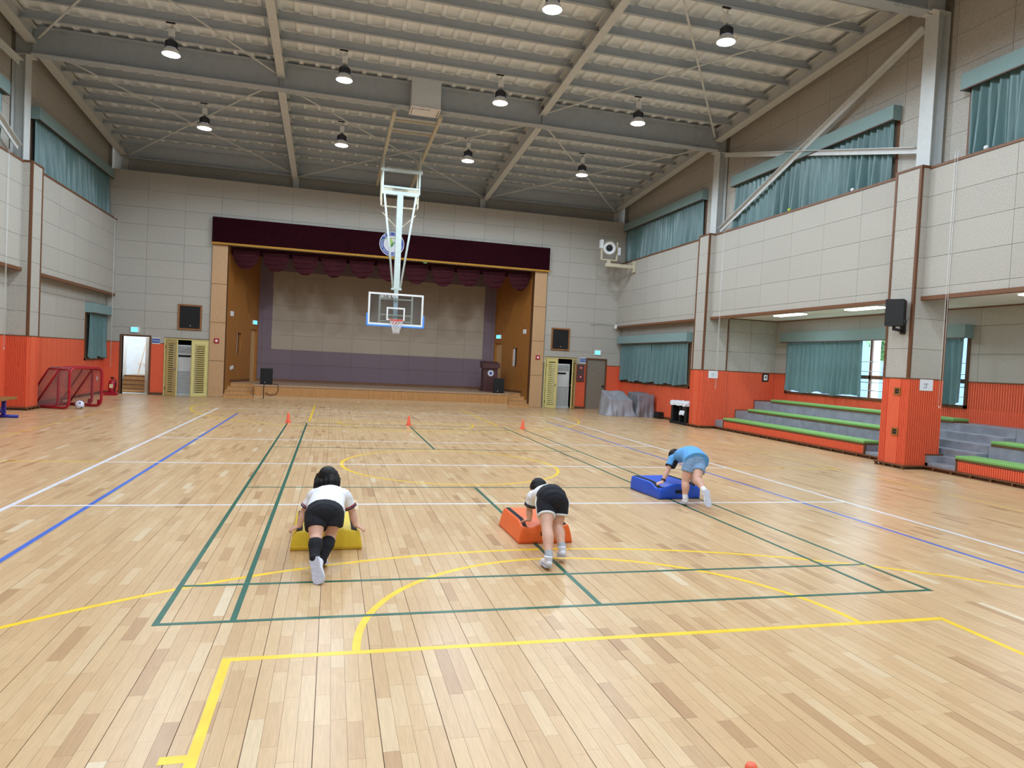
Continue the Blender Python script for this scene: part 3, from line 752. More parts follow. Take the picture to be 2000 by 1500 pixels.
curtain('closed teal curtain of the low window above the grey covered equipment', WX, 1, LOWR[0]+.08, LOWR[1]-.08, LOWR[2]+.09, 2.85, (LOWR[0]-.04, LOWR[1]+.04, 2.79, 3.1), seedv=31, parts=[(LOWR[0]+.08, 19.25), (19.28, LOWR[1]-.08)])
window(wi, -WX, -1, LOWL[0], LOWL[1], LOWL[2], LOWL[3]-.05, mull=(21.3,), glassx=.1); wi += 1
curtain('narrow teal curtain of the low left window beside the open door', -WX, -1, LOWL[0]+.08, LOWL[1]-.10, LOWL[2]+.09, 2.8, (LOWL[0]-.02, LOWL[1]+.02, 2.74, 3.05), seedv=37)

# ------------------------------------------------------------------ right hand alcove with bleachers
AX = 12.0; AY = 14.9; AC = 3.55
AW = (7.8, 14.3, 1.24, 3.12)
ab = MB(); slab(ab, 'x', AX+.02, AX+.22, YB, AY+.2, 0, AC+.2, [AW])
ab.box(WX+.2, AX+.2, AY+.02, AY+.2, 0, AC+.2)
alc = ab.build('wall_alcove', seamwall); tag(alc, kind='structure')
panels(alc, 'x', AX+.02, 1, grid(3.0, AY, 14.9, 1.22), grid(OT+.02, AC, 3.12, .64), [AW])
panels(alc, 'y', AY+.02, 1, grid(10.1, AX, 10.1, .95), grid(OT+.02, AC, 3.12, .64))
MB().box(10.06, 10.12, AY-.02, AY+.02, OT, PANB).build('alcove_edge_trim', brown, alc)
MB().box(10.06, AX, AY-.012, AY+.02, OT, OT+.025).build('wainscot_rail', brown_h, alc)
MB().box(AX-.012, AX+.02, 3.0, AW[0], OT, OT+.025).box(AX-.012, AX+.02, AW[1], AY, OT, OT+.025).build('wainscot_rail', brown_h, alc)
wn = MB(); ribs(wn, 'y', AY+.02, 1, 9.8, AX, .0, OT, .06, .018, .02); wn.box(9.8, AX, AY+.008, AY+.02, 0, OT)
for (a, b) in ((3.0, AW[0]), (AW[1], AY)): ribs(wn, 'x', AX+.02, 1, a, b, 0, OT, .06, .018, .02)
ribs(wn, 'x', AX+.02, 1, AW[0], AW[1], 0, AW[2], .06, .018, .02); wn.box(AX+.008, AX+.02, 3.0, AY, 0, AW[2])
wn.build('orange_wainscot', orange_slat, alc)
MB().box(9.62, AX+.1, YB, AY+.1, AC, AC+.08).build('alcove_ceiling', offwhite_wall, alc)
MB().box(AX-.03, AX+.02, 3.0, AY, AC-.03, AC).box(10.1, AX, AY-.02, AY+.02, AC-.03, AC).build('ceiling_trim', brown_h, alc)
window(wi, AX, 1, *AW, mull=(9.2, 10.91, 12.4), rails=(1.86,), glassx=.14, bars=(1.5, 1.72, 2.02, 2.28)); wi += 1
curtain('long teal curtain drawn back from the alcove window above the green benches', AX, 1, 10.98, 14.2, 1.33, 2.92, (7.75, 14.36, 2.84, 3.14), seedv=41, depth=.06)
curtain('short teal curtain seen beside the orange pillar in the alcove', AX, 1, 7.88, 9.9, 1.33, 2.86, None, seedv=43, depth=.06)
for k, (a, b) in enumerate(((11.55, 12.75), (8.75, 9.9), (4.3, 5.4))):
    o = empty('alcove_ceiling_light', (10.42, (a+b)/2, AC)); tag(o, ['oblong white ceiling light at the far end of the alcove', 'oblong white ceiling light behind the pillar loudspeaker', 'oblong white ceiling light at the right edge of the picture'][k], 'ceiling light', 'alcove ceiling lights')
    MB().bbox(-.16, .16, -(b-a)/2, (b-a)/2, -.03, 0, .01).build('light_tray', whitep, o); MB().bbox(-.14, .14, -(b-a)/2+.03, (b-a)/2-.03, -.06, -.03, .012).build('light_diffuser', fluo, o)
    ld = bpy.data.lights.new('alcove_light', 'AREA'); ld.shape = 'RECTANGLE'; ld.size = .3; ld.size_y = b-a; ld.energy = ALCOVE_W; ld.color = LAMP_COL
    lo = link(bpy.data.objects.new('alcove_light_source', ld), o); lo.location = (0, 0, -.07)
# bleachers: tiers of concrete, one thing; the benches are things
T1, T2, T3 = 9.87, 10.62, 11.3
def tier_unit(label, y0, y1):
    mb = MB(); mb.box(T1+.02, AX, y0, y1, .05, .29); mb.box(T2, AX, y0, y1, .29, .60); mb.box(T3, AX, y0, y1, .60, .93)
    t = mb.build('bleacher_tiers', concrete); tag(t, label, 'bleachers')
    return t
bl1 = tier_unit('grey concrete bleacher tiers between the two orange pillars', 8.42, AY-.01)
bl2 = tier_unit('grey concrete bleacher tiers right of the near orange pillar', -2.0, 6.02)
def orange_front(par, y0, y1):
    w_ = MB().box(T1, T1+.02, y0, y1, .09, .28); ribs(w_, 'x', T1, 1, y0, y1, .09, .28, .045, .014, .014); w_.build('orange_bench_front', orange_slat, par)
    [MB().box(T1-.02, T1+.03, q, q+.04, .09, .31).build('front_end_post', brown, par) for q in (y0-.04, y1)]
orange_front(bl1, 8.46, 14.3); orange_front(bl2, -2.0, 6.0)
tt = MB()
tt.box(T2-.01, T2+.02, AY-.035, AY-.01, .29, .62).box(T2, T3, AY-.035, AY-.01, .60, .625).box(T3-.01, T3+.02, AY-.035, AY-.01, .6, .955).box(T3, AX, AY-.035, AY-.01, .93, .955).box(T1, T1+.03, AY-.035, AY-.01, .05, .31).box(T1, T2, AY-.035, AY-.01, .29, .315)
tt.build('tier_edging', brown, bl1)
# corner steps at the left end of the first tier
# aisle steps between the two units, behind the pillar
ai = empty('aisle_steps'); tag(ai, 'grey concrete aisle steps beside the near orange pillar', 'steps')
for (x0, z1) in ((T1+.0, .15), (T1+.34, .29), (T2-.28, .44), (T2, .60), (T3-.3, .76), (T3, .93)):
    MB().bbox(x0, AX, 6.03, 8.41, .05 if z1 < .2 else 0.05, z1, .006).build('aisle_step', concrete, ai)
MB().box(T1-.02, T1+.02, 6.80, 6.84, .08, .32).box(T1-.02, 10.3, 6.74, 6.80, .29, .32).build('step_edging', brown, ai)
MB().box(T1, T1+.36, 6.70, 6.80, .08, .29).build('step_cheek', concrete, ai)
bs = MB(); bs.box(T1-.06, T1+.02, -2.0, AY, .06, .085).box(T1-.05, T1+.02, -2, AY, 0, .012); bs.box(T1+.0, T1+.02, -2, AY, 0, .06)
y = -1.9
while y < AY: bs.box(T1-.055, T1+.01, y, y+.035, 0, .06); y += .42
tag(bs.build('baseboard_bleachers', brown_h), kind='structure')
def bench(label, x0, x1, y0, y1, zt, grp='green bleacher benches'):
    b = empty('bleacher_bench', (x0, (y0+y1)/2, zt-.10)); tag(b, label, 'bench', grp); L_ = (y1-y0)/2
    MB().bbox(0, x1-x0, -L_, L_, .03, .10, .018).build('green_cushion', green, b); MB().box(.01, x1-x0-.01, -L_+.01, L_-.01, 0, .03).build('bench_board', brown_h, b)
bench('lowest green bench of the bleachers between the pillars', T1-.03, T1+.45, 8.44, 14.33, .39)
bench('middle green bench of the bleachers between the pillars', T2-.03, T2+.42, 7.6, 14.18, .70)
bench('topmost green bench under the alcove window', T3-.03, T3+.42, 7.45, 14.0, 1.03)
bench('low green bench at the right edge above the orange slats', T1-.03, T1+.45, -2.0, 6.06, .39)
bench('upper green bench at the right edge of the picture', T2-.03, T2+.42, -2.0, 5.97, .70)
# outside the alcove window
xg = MB().box(AX+.3, 40, 0, 45, -.3, .55).build('outside_ground', extground); tag(xg, 'pale paved ground outside the alcove window', 'ground')
xb = MB().box(26, 27, 10, 45, .55, 7).build('outside_building', extwall); tag(xb, 'bluish building outside the alcove window', 'building')
for k in range(3): MB().box(25.95, 26.0, 24+k*3, 25.4+k*3, 2, 4.2).build('building_window', wglass, xb)
xp = MB().bbox(15.2, 15.45, 14.16, 14.40, .55, 5, .02).build('outside_post', whitep); tag(xp, 'white post outside the open part of the alcove window', 'post'); MB().bbox(15.1, 15.55, 14.06, 14.5, .55, .75, .02).build('post_footing', concrete, xp)
def tree(label, cx, cy, cz, r, n, sd):
    rnd = random.Random(sd); t = empty('tree', (cx, cy, .55)); tag(t, label, 'tree', 'trees outside the window')
    MB().tube([(0, 0, 0), (.1, 0, cz*.4), (0, .05, cz)], [.14, .11, .06], 8).build('trunk', brown, t, True)
    mb = MB()
    for k in range(n):
        d = Vector((rnd.gauss(0, 1), rnd.gauss(0, 1), rnd.gauss(0, .8))); d = d.normalized()*r*rnd.random()**.4+Vector((0, 0, cz)); a = Vector((rnd.gauss(0, 1), rnd.gauss(0, 1), rnd.gauss(0, 1))).normalized(); b = a.orthogonal().normalized()
        l = rnd.uniform(.10, .2); mb.add([d-a*l, d+b*l*.45, d+a*l, d-b*l*.45], [(0, 1, 2, 3)])
    mb.build('tree_crown', foliage, t)
tree('leafy green tree outside the alcove window', 17.5, 15.6, 2.75, 1.0, 1500, 3)
tree('low green shrub outside the alcove window', 16.8, 14.2, .2, .5, 500, 5)

# ------------------------------------------------------------------ rear of the hall
rw = MB().box(-WX-.4, WX+2.6, YB-.3, YB, 0, 10.6).build('wall_rear', acoustic); tag(rw, kind='structure')

# ------------------------------------------------------------------ lamps
def make_lamp():
    o = empty('high_bay_lamp')
    MB().bbox(-.13, .07, -.03, .03, -.03, .02, .006).build('purlin_clip', black, o)
    MB().tube([(0, 0, -.02), (.005, 0, -.10), (0, 0, -.16)], .008, 6).tube([(-.14, 0, -.01), (-.13, 0, -.09), (-.07, 0, -.13), (0, 0, -.12)], .005, 6).build('hanging_chain', chrome, o)
    MB().bbox(-.065, .065, -.05, .05, -.34, -.16, .01).build('driver_box', whitep, o)
    MB().tube([(0, 0, -.34), (0, 0, -.40)], .02, 8).build('hook', chrome, o)
    h = MB().lathe([(.03, -.38), (.06, -.40), (.10, -.43), (.125, -.47), (.13, -.60), (.12, -.615), (.12, -.62)], 28).build('heat_sink', M('dark_grey_cast_metal', (62, 64, 74), .45, .1, 20), o, True)
    fn = MB()
    for k in range(18):
        a = 2*math.pi*k/18; c, s_ = math.cos(a), math.sin(a); fn.add([(c*r-s_*t, s_*r+c*t, z) for r in (.10, .142) for z in (-.60, -.46) for t in (-.004, .004)], [(0, 2, 3, 1), (4, 5, 7, 6), (0, 1, 5, 4), (2, 6, 7, 3), (0, 4, 6, 2), (1, 3, 7, 5)])
    fn.build('cooling_fins', M('dark_grey_cast_metal', (62, 64, 74)), h, fix=True)
    MB().lathe([(.125, -.615), (.165, -.66), (.20, -.745), (.195, -.75)], 32, cap=False).build('reflector', whitep, o, True)
    MB().lathe([(.02, -.757), (.12, -.757), (.19, -.745), (.16, -.70), (.12, -.65)][::-1], 32).build('led_lens', lightm, o, True)
    return o
proto = make_lamp()
ROWN = {17.62: 'far row', 13.22: 'middle row', 8.82: 'near row', 4.42: 'row over the camera', .02: 'row behind the camera', -4.38: 'rear row'}
COLN = {-5.95: 'outer left', -2.0: 'inner left', 2.0: 'inner right', 5.95: 'outer right'}
first = True
for y in ROWN:
    for x in COLN:
        if y == 8.82 and x < 0 and False: continue
        o = proto if first else copy_tree(proto); first = False
        o.location = (x, y, P(y)+.01)
        tag(o, 'lit high bay lamp, %s column of the %s under the roof' % (COLN[x], ROWN[y]), 'lamp', 'high bay lamps')
        ld = bpy.data.lights.new('high_bay_light', 'SPOT'); ld.energy = LAMP_W*(1.0); ld.color = LAMP_COL; ld.shadow_soft_size = .17; ld.spot_size = math.radians(172); ld.spot_blend = .28
        lo = link(bpy.data.objects.new('lamp_light_source', ld), o); lo.location = (0, 0, -.80)

# ------------------------------------------------------------------ doors, closets and fittings on the far wall
def door_frame(n, x0, x1, zt, mat=brown, w=.055):
    o = MB().box(x0-w, x0, YW-.03, YW+.16, 0, zt+w).box(x1, x1+w, YW-.03, YW+.16, 0, zt+w).box(x0, x1, YW-.03, YW+.16, zt, zt+w).build('door_%d' % n, mat)
    return tag(o, kind='structure')
d1 = door_frame(1, -9.24, -8.36, 2.06)
# open leaf swung into the room behind
lf = empty('door_leaf', (-8.38, YW+.16, 0), math.radians(-68), d1)
MB().box(-.86, 0, 0, .04, .01, 2.05).build('leaf_panel', M('pale_door_veneer', (196, 180, 160), .4, .08, 8, (12, 12, .5)), lf)
for z in (.5, .9, 1.3, 1.7): MB().box(-.86, 0, -.004, 0, z-.006, z+.006).build('inlay_strip', chrome, lf)
MB().tube([(-.78, -.01, 1.0), (-.78, -.06, 1.0), (-.66, -.06, 1.0)], .012, 8).build('lever_handle', chrome, lf, True)
d2 = door_frame(2, 8.32, 9.14, 2.08)
MB().box(8.33, 9.13, YW+.03, YW+.075, .01, 2.07).build('leaf_panel', doorwood, d2)
MB().lathe([(.02, 0), (.02, -.05), (.04, -.06), (.045, -.09), (.025, -.11)], 16, (9.05, YW+.03, .98), 'y').build('door_knob', M('dark_bronze', (70, 56, 46), .35, .1, 20, metal=.8), d2, True, True)
# room behind the open door
rm = MB(); rm.box(-10.9, -7.95, 25.4, 25.55, 0, 3.2); rm.box(-7.95, -7.85, YW+.2, 25.4, 0, 3.2); rm.box(-10.9, -7.9, YW+.2, 25.5, 3.0, 3.15)
slab(rm, 'x', -10.9, -11.05, YW+.2, 25.5, 0, 3.2, [(23.4, 25.0, .9, 2.6)]); rm.box(-10.9, -7.9, YW+.2, 25.5, -.1, 0)
rm.box(-10.9, -9.27, YW+.16, YW+.24, 0, 3.2); rm.box(-8.33, -7.9, YW+.2, YW+.24, 0, 3.2)
# stub wall that narrows the view, with the bright plaster return
rm.box(-9.75, -9.65, YW+.24, 24.6, 0, 3.0)
wb = rm.build('wall_side_room', offwhite_wall); tag(wb, kind='structure')
wd = MB().box(-11.0, -10.95, 23.4, 25.0, .9, .96).box(-11.0, -10.95, 23.4, 25.0, 2.54, 2.6).box(-11.0, -10.95, 24.17, 24.23, .96, 2.54).build('window_%d' % wi, whitep); tag(wd, kind='structure'); wi += 1
MB().box(-10.99, -10.98, 23.42, 24.98, .96, 2.54).build('pane', wglass, wd)
rl_ = bpy.data.lights.new('side_room_light', 'AREA'); rl_.size = 1.2; rl_.energy = 30; rl_.color = (.85, .93, 1)
sr = empty('side_room_ceiling_light', (-8.8, 23.7, 3.0)); tag(sr, 'bright ceiling light of the side room behind the open door', 'ceiling light')
MB().bbox(-.3, .3, -.6, .6, -.05, 0, .01).build('light_tray', whitep, sr); MB().bbox(-.27, .27, -.57, .57, -.07, -.05, .008).build('light_diffuser', fluo, sr)
lo = link(bpy.data.objects.new('side_room_light_source', rl_), sr); lo.location = (0, 0, -.09)
rs = empty('side_room_steps'); tag(rs, 'brown wooden steps behind the open door', 'steps')
for k in range(4):
    MB().box(-9.62, -8.0, YW+.95+k*.28, 25.38, .02, .15*(k+1)-.03).build('riser', slatwood, rs); MB().bbox(-9.62, -8.0, YW+.92+k*.28, YW+1.24+k*.28, .15*(k+1)-.03, .15*(k+1), .004).build('tread', brown_h, rs)
MB().box(-9.62, -8.0, YW+1.9, 25.38, .45, .60).build('landing', steptop, rs)
ez = empty('easel', (-8.98, YW+2.35, .602)); tag(ez, 'pale wooden easel standing at the top of the side room steps', 'easel')
MB().bar((-.30, 0, 0), (-.02, 0, 1.35), .05, .025).build('leg', M('pale_pine', (226, 196, 170), .5, .1, 12), ez); MB().bar((.30, 0, 0), (.02, 0, 1.35), .05, .025).build('leg', MATS['pale_pine'], ez); MB().bar((0, .45, 0), (0, .03, 1.3), .05, .025).build('leg', MATS['pale_pine'], ez)
MB().box(-.27, .27, -.09, .02, .42, .45).build('tray', MATS['pale_pine'], ez)
tl = empty('wall_telephone', (-9.645, 23.1, 1.28)); tag(tl, 'black telephone with a coiled cord on the side room wall', 'telephone')
MB().bbox(0, .07, -.09, .09, -.12, .12, .01).build('phone_body', black, tl); MB().tube([(.08, 0, .1), (.11, .05, 0), (.09, .02, -.3), (.12, .1, -.55), (.08, .02, -.7), (.1, -.05, -.4), (.07, 0, -.12)], .009, 6).build('cord', black, tl, True)

def closet(x0, x1, zt, side):
    c = MB(); c.box(x0-.03, x0, YW+.05, YW+1.0, 0, zt).box(x1, x1+.03, YW+.05, YW+1.0, 0, zt).box(x0-.03, x1+.03, YW+1.0, YW+1.03, 0, zt).box(x0-.03, x1+.03, YW+.05, YW+1.03, zt, zt+.03).box(x0-.03, x1+.03, YW+.05, YW+1.0, -.02, .0)
    n = 3 if side < 0 else 4
    fr = MB().box(x0-.045, x0, YW-.025, YW+.1, 0, zt+.04).box(x1, x1+.045, YW-.025, YW+.1, 0, zt+.04).box(x0, x1, YW-.025, YW+.1, zt, zt+.04).build('door_%d' % n, yellowdoor); tag(fr, kind='structure')
    c.build('closet_shell', dark, fr); MB().box(x0-.05, x1+.05, YW-.035, YW+.03, zt+.04, zt+.065).build('closet_head_trim', brown_h, fr)
    # air conditioner
    xa = x0+.22 if side < 0 else x0+.33; W = .78
    a = empty('air_conditioner', (xa, YW+.12, .02)); tag(a, 'white floor standing air conditioner in the %s louvred closet' % ('left' if side < 0 else 'right'), 'air conditioner', 'air conditioners')
    MB().bbox(0, W, 0, .42, 0, 1.82, .012).build('cabinet', white_m, a); MB().box(-.02, W+.02, -.03, .44, -.02, .04).build('plinth', white_m, a)
    g = MB().box(.05, W-.05, -.004, .0, .06, .86).build('lower_grille', M('grille_shadow', (110, 114, 120), .6, .05, 20), a)
    for k in range(20): MB().box(.05, W-.05, -.016, -.002, .075+k*.039, .098+k*.039).build('louvre', white_m, g)
    g2 = MB().box(.05, W-.05, -.004, 0, 1.52, 1.77).build('upper_grille', M('dark_grille', (52, 54, 60), .6, .05, 20), a)
    for k in range(6): MB().box(.05, W-.05, -.02, -.002, 1.53+k*.041, 1.551+k*.041).build('louvre', white_m, g2)
    MB().box(.18, .62, -.006, 0, 1.38, 1.46).build('display', black, a); MB().box(.36, .40, -.005, 0, 1.31, 1.325).build('badge', chrome, a)
    def leaf(hx, ang, w, nm):
        l = empty('louvred_leaf', (hx, YW-.03, 0), math.radians(ang), fr); h = zt-.01
        b = .12; f = MB().box(0, b, 0, .035, .01, h).box(w-b, w, 0, .035, .01, h).box(b, w-b, 0, .035, .01, .14).box(b, w-b, 0, .035, h-.14, h).build('leaf_frame', yellowdoor, l)
        k = 0; z = .17
        while z < h-.16:
            MB().add([(x, y, z+dz) for dz in (0, .012) for (y, q) in ((.002, 0), (.033, .04)) for x in (b, w-b)], []) if False else None
            v = [(b, .002, z), (w-b, .002, z), (w-b, .033, z+.045), (b, .033, z+.045), (b, .002, z+.01), (w-b, .002, z+.01), (w-b, .033, z+.055), (b, .033, z+.055)]
            MB().add(v, [(0, 3, 2, 1), (4, 5, 6, 7), (0, 1, 5, 4), (2, 3, 7, 6), (1, 2, 6, 5), (0, 4, 7, 3)]).build('louvre', yellowdoor, f); z += .078
        MB().lathe([(.03, 0), (.03, -.02), (.015, -.03), (.025, -.06), (.01, -.07)], 12, (w-.06, 0, .98), 'y').build('leaf_knob', chrome, l, True, True)
        for z in (.2, 1.7): MB().box(-.01, .02, -.008, .0, z, z+.1).build('hinge', black, l)
    w = (x1-x0)/2
    if side < 0: leaf(x0+.01, -47, w*.98, 'l'); leaf(x1-.01, 230, w*.98, 'r')
    else: leaf(x0+.02, -62, w*.98, 'l'); leaf(x1-.005, 238, w*.98, 'r')
closet(-7.82, -6.42, 2.02, -1); closet(6.5, 7.80, 2.05, 1)
# wall speakers in wooden frames
for x, sd in ((-7.05, 'left'), (7.08, 'right')):
    o = empty('framed_speaker', (x, YW, 2.85)); tag(o, 'black wall speaker in a brown wooden frame %s of the stage' % sd, 'speaker', 'framed wall speakers')
    MB().box(-.40, -.34, -.05, 0, -.46, .46).box(.34, .40, -.05, 0, -.46, .46).box(-.34, .34, -.05, 0, .40, .46).box(-.34, .34, -.05, 0, -.46, -.40).build('frame', M('frame_wood', (140, 92, 50), .5, .2, 12), o)
    MB().bbox(-.335, .335, -.03, 0, -.395, .395, .01).build('grille', blackcloth, o); MB().lathe([(.025, -.03), (.025, -.034)], 14, (.02, 0, -.3), 'y').build('badge', chrome, o, fix=True)
for x, z, sd in ((-8.83, 2.30, 'left open door'), (8.76, 2.38, 'right closed door')):
    o = empty('exit_sign', (x, YW, z)); tag(o, 'glowing pale blue exit sign above the %s' % sd, 'sign', 'exit signs')
    MB().bbox(-.15, .15, -.05, 0, -.10, .10, .008).build('sign_case', whitep, o); MB().box(-.12, .09, -.054, -.05, -.08, .08).build('sign_face', exitlit, o)
for x, z, tx, sd in ((-8.14, 1.94, '방송실', 'left door'), (8.12, 2.03, '준비실', 'right door')):
    o = empty('room_sign', (x, YW, z)); tag(o, 'small blue and white room name sign beside the %s' % sd, 'sign', 'room name signs')
    MB().box(-.13, .13, -.02, 0, -.11, .11).build('sign_board', whitep, o); MB().box(-.128, .128, -.024, -.02, -.075, .08).build('sign_field', signblue, o)
    text_part(tx, .085, paper, o, facing_negY(0, -.0255, 0))
fc = empty('fire_hose_cabinet', (8.03, YW-.02, 1.48)); tag(fc, 'dark fire alarm cabinet on the orange wall beside the right door', 'fire cabinet')
MB().bbox(-.16, .16, -.05, 0, -.34, .36, .008).build('cabinet_body', M('dark_bronze_panel', (92, 72, 72), .4, .08, 20), fc)
MB().lathe([(.05, -.05), (.05, -.07), (.03, -.08)], 18, (0, 0, .22), 'y').build('red_lamp', M('red_lens', (240, 120, 110), .3), fc, True, True); MB().lathe([(.075, -.05), (.075, -.065), (.05, -.07)], 20, (0, 0, -.15), 'y').build('red_bell', redm, fc, True, True); MB().lathe([(.03, -.07), (.03, -.075)], 14, (0, 0, -.15), 'y').build('bell_centre', whitep, fc, fix=True)

# ------------------------------------------------------------------ things on the stage
def pa_speaker(label, x, y):
    o = empty('stage_speaker', (x, y, SZ)); tag(o, label, 'speaker', 'black stage speakers')
    MB().prism([(-.22, 0), (.22, 0), (.16, .34), (-.16, .34)], 'z', .02, .60).build('cabinet', black, o, fix=True)
    MB().bbox(-.21, .21, -.012, .0, .04, .58, .005).build('grille', blackcloth, o); MB().lathe([(.02, -.012), (.02, -.016)], 12, (-.05, 0, .08), 'y').build('badge', chrome, o, fix=True)
    for sx in (-.17, .17): MB().box(sx-.03, sx+.03, .03, .3, 0, .02).build('foot', black, o)
    return o
pa_speaker('black floor speaker on the left front of the stage', -4.36, YW+.02); pa_speaker('black floor speaker on the right front of the stage', 4.58, YW+.06)
cb = MB().tube([(-4.40, YW-.0, SZ+.02), (-4.42, YW-.17, SZ+.02), (-4.43, YW-.175, .3), (-4.42, YW-.175, .10), (-4.43, YW-.2, .0)], .012, 6).tube([(-4.36, YW-.17, .22), (-4.2, YW-.175, .14), (-4.0, YW-.175, .18), (-3.92, YW-.175, .3), (-3.92, YW-.17, SZ+.02), (-4.1, YW+.1, SZ+.02)], .012, 6).build('speaker_cable', black, None, True); tag(cb, 'black cable hanging over the stage edge below the left speaker', 'cable')
le = empty('lectern', (4.45, 23.5, SZ)); tag(le, 'dark red brown wooden lectern with a round white emblem', 'lectern')
MB().prism([(-.30, 0), (.30, 0), (.30, .5), (-.30, .5)], 'z', .06, 1.02).build('body', maroonwood, le, fix=True); MB().bbox(-.36, .36, -.05, .55, 0, .06, .01).build('plinth', maroonwood, le)
MB().prism([(-.1, .99), (-.1, 1.18), (.5, 1.28), (.5, .99)], 'x', -.37, .37).build('desk_top', maroonwood, le, fix=True); MB().lathe([(.13, 0), (.13, -.012)], 28, (.0, 0, .78), 'y').build('emblem', emb_w, le, fix=True); MB().lathe([(.06, -.012), (.06, -.016)], 20, (0, 0, .78), 'y').build('emblem_centre', ringblue, le, fix=True)
MB().tube([(-.25, .25, 1.2), (-.27, .1, 1.32)], .012, 6).build('microphone', black, le, True)

# ------------------------------------------------------------------ basketball backstop and hoist
bh = empty('basketball_backstop', (-.05, 18.5, 8.5)); tag(bh, 'ceiling hung basketball backstop with clear board, red rim and blue padding', 'basketball hoop')
Zo = -8.5
for sx in (-.62, .66):
    MB().bar((sx+.05, 14.75-18.5, 8.56+Zo), (sx+.05, YW-18.5, 8.33+Zo), .09, .09).build('ceiling_rail', cream, bh)
for yy in (15.4, 16.4): MB().bar((-.62, yy-18.5, 8.54+Zo), (.66, yy-18.5, 8.54+Zo), .06, .06).build('rail_crossbar', cream, bh)
MB().bar((-.66, 0, 7.93+Zo), (.70, 0, 7.93+Zo), .10, .10).build('top_crossbar', pale, bh)
for sx in (-.58, .62):
    MB().bar((sx, .0, 7.2+Zo), (sx, .0, 8.46+Zo), .05, .06).build('hanger', pale, bh)
    MB().bar((sx-.02, .5, 7.0+Zo), (sx-.02, .5, 8.42+Zo), .05, .06).build('rear_hanger', cream, bh)
    MB().bar((sx-.03, .02, 6.75+Zo), (sx-.03, .02, 7.2+Zo), .05, .05).build('pivot_arm', cream, bh)
MB().bar((-.58, .0, 7.38+Zo), (.62, .0, 7.38+Zo), .05, .06).build('middle_crossbar', pale, bh); MB().bar((-.58, .35, 7.35+Zo), (.62, .35, 7.35+Zo), .1, .16).build('winch_beam', cream, bh)
MB().bbox(-.2, .1, .2, .34, 7.42+Zo, 7.52+Zo, .01).build('winch_motor', black, bh)
MB().bar((-.60, -.02, 7.18+Zo), (.60, -.02, 7.18+Zo), .12, .12).build('mast_crossbar', pale, bh); MB().bar((-.6, .1, 6.75+Zo), (.6, .1, 6.75+Zo), .05, .05).build('rear_crossbar', cream, bh)
MB().bar((0, 0, 7.15+Zo), (0, 0, 4.05+Zo), .19, .19).build('mast', pale, bh); MB().bar((0, 0, 4.1+Zo), (0, 0, 2.95+Zo), .14, .14).build('lower_mast', pale, bh)
for sx in (-1, 1):
    MB().tube([(sx*.52, -.05, 7.15+Zo), (sx*.12, -.05, 4.05+Zo)], .035, 10).build('side_brace', pale, bh, True)
    MB().bar((sx*.55, .15, 6.55+Zo), (sx*.05, .05, 6.05+Zo), .04, .03).build('gusset_brace', cream, bh)
MB().box(-.17, .17, -.09, .06, 4.0+Zo, 4.06+Zo).build('mast_clamp', pale, bh)
BY = -.2                                               # board plane, in front of the mast
def bx(nm, a, b, c, d, mat, y0=-.02, y1=.02, par=None): return MB().box(a, b, BY+y0, BY+y1, c+Zo, d+Zo).build(nm, mat, par or bh)
bo = bx('backboard', -.90, .90, 2.82, 3.87, clear, -.006, .006)
for q in ((-.90, .90, 3.81, 3.87), (-.90, .90, 2.82, 2.88), (-.90, -.84, 2.88, 3.81), (.84, .90, 2.88, 3.81)): bx('board_border', *q, whitep, -.012, .012, bo)
for q in ((-.30, .30, 3.36, 3.41), (-.30, .30, 2.98, 3.02), (-.30, -.25, 3.02, 3.36), (.25, .30, 3.02, 3.36)): bx('target_square', *q, whitep, -.012, -.007, bo)
for q in ((-.56, -.50, 2.88, 3.81), (.50, .56, 2.88, 3.81), (-.5, .5, 3.66, 3.70), (-.5, .5, 3.14, 3.18), (-.5, .5, 2.93, 2.97)): bx('board_frame_bar', *q, cream, .03, .07)
MB().bar((0, 0, 3.0+Zo), (0, BY+.05, 3.0+Zo), .1, .1).build('board_bracket', pale, bh); MB().bar((0, 0, 3.68+Zo), (0, BY+.05, 3.68+Zo), .1, .1).build('board_bracket', pale, bh)
pd = MB().bbox(-.94, .94, BY-.035, BY+.035, 2.76+Zo, 2.82+Zo, .015).build('bottom_padding', padblue, bh)
for sx in (-1, 1): a, b = sorted((sx*.895, sx*.95)); MB().bbox(a, b, BY-.035, BY+.035, 2.76+Zo, 3.18+Zo, .015).build('corner_padding', padblue, bh)
text_part('JB진흥체육', .13, whitep, bh, facing_negY(-.22, BY-.012, 3.755+Zo))
RC = (0, BY-.38, 2.97+Zo); n = 32
ring = MB().tube([(RC[0]+.225*math.cos(2*math.pi*k/n), RC[1]+.225*math.sin(2*math.pi*k/n), RC[2]) for k in range(n)], .016, 8, True).build('rim', rim_m, bh, True)
MB().prism([(-.09, BY-.02), (.09, BY-.02), (.07, BY-.16), (-.07, BY-.16)], 'z', RC[2]-.02, RC[2]+.005).box(-.09, .09, BY-.03, BY-.008, RC[2]-.12, RC[2]+.03).build('rim_bracket', rim_m, bh, fix=True)
nt_ = MB(); K = 12
for k in range(K):
    for d_ in (1, -1):
        pts = []
        for q in range(9):
            t = q/8; r = .222*(1-.52*min(1, t*1.25)); a = 2*math.pi*(k/K+d_*t*.26); pts.append((RC[0]+r*math.cos(a), RC[1]+r*math.sin(a), RC[2]-.43*t))
        nt_.tube(pts, .007, 5)
nt_.build('hoop_net', net_m, bh, True)
hb = empty('hoist_housing', (.2, 14.45, 8.62)); tag(hb, 'grey box housing hung on the roof girder above the backstop', 'hoist box')
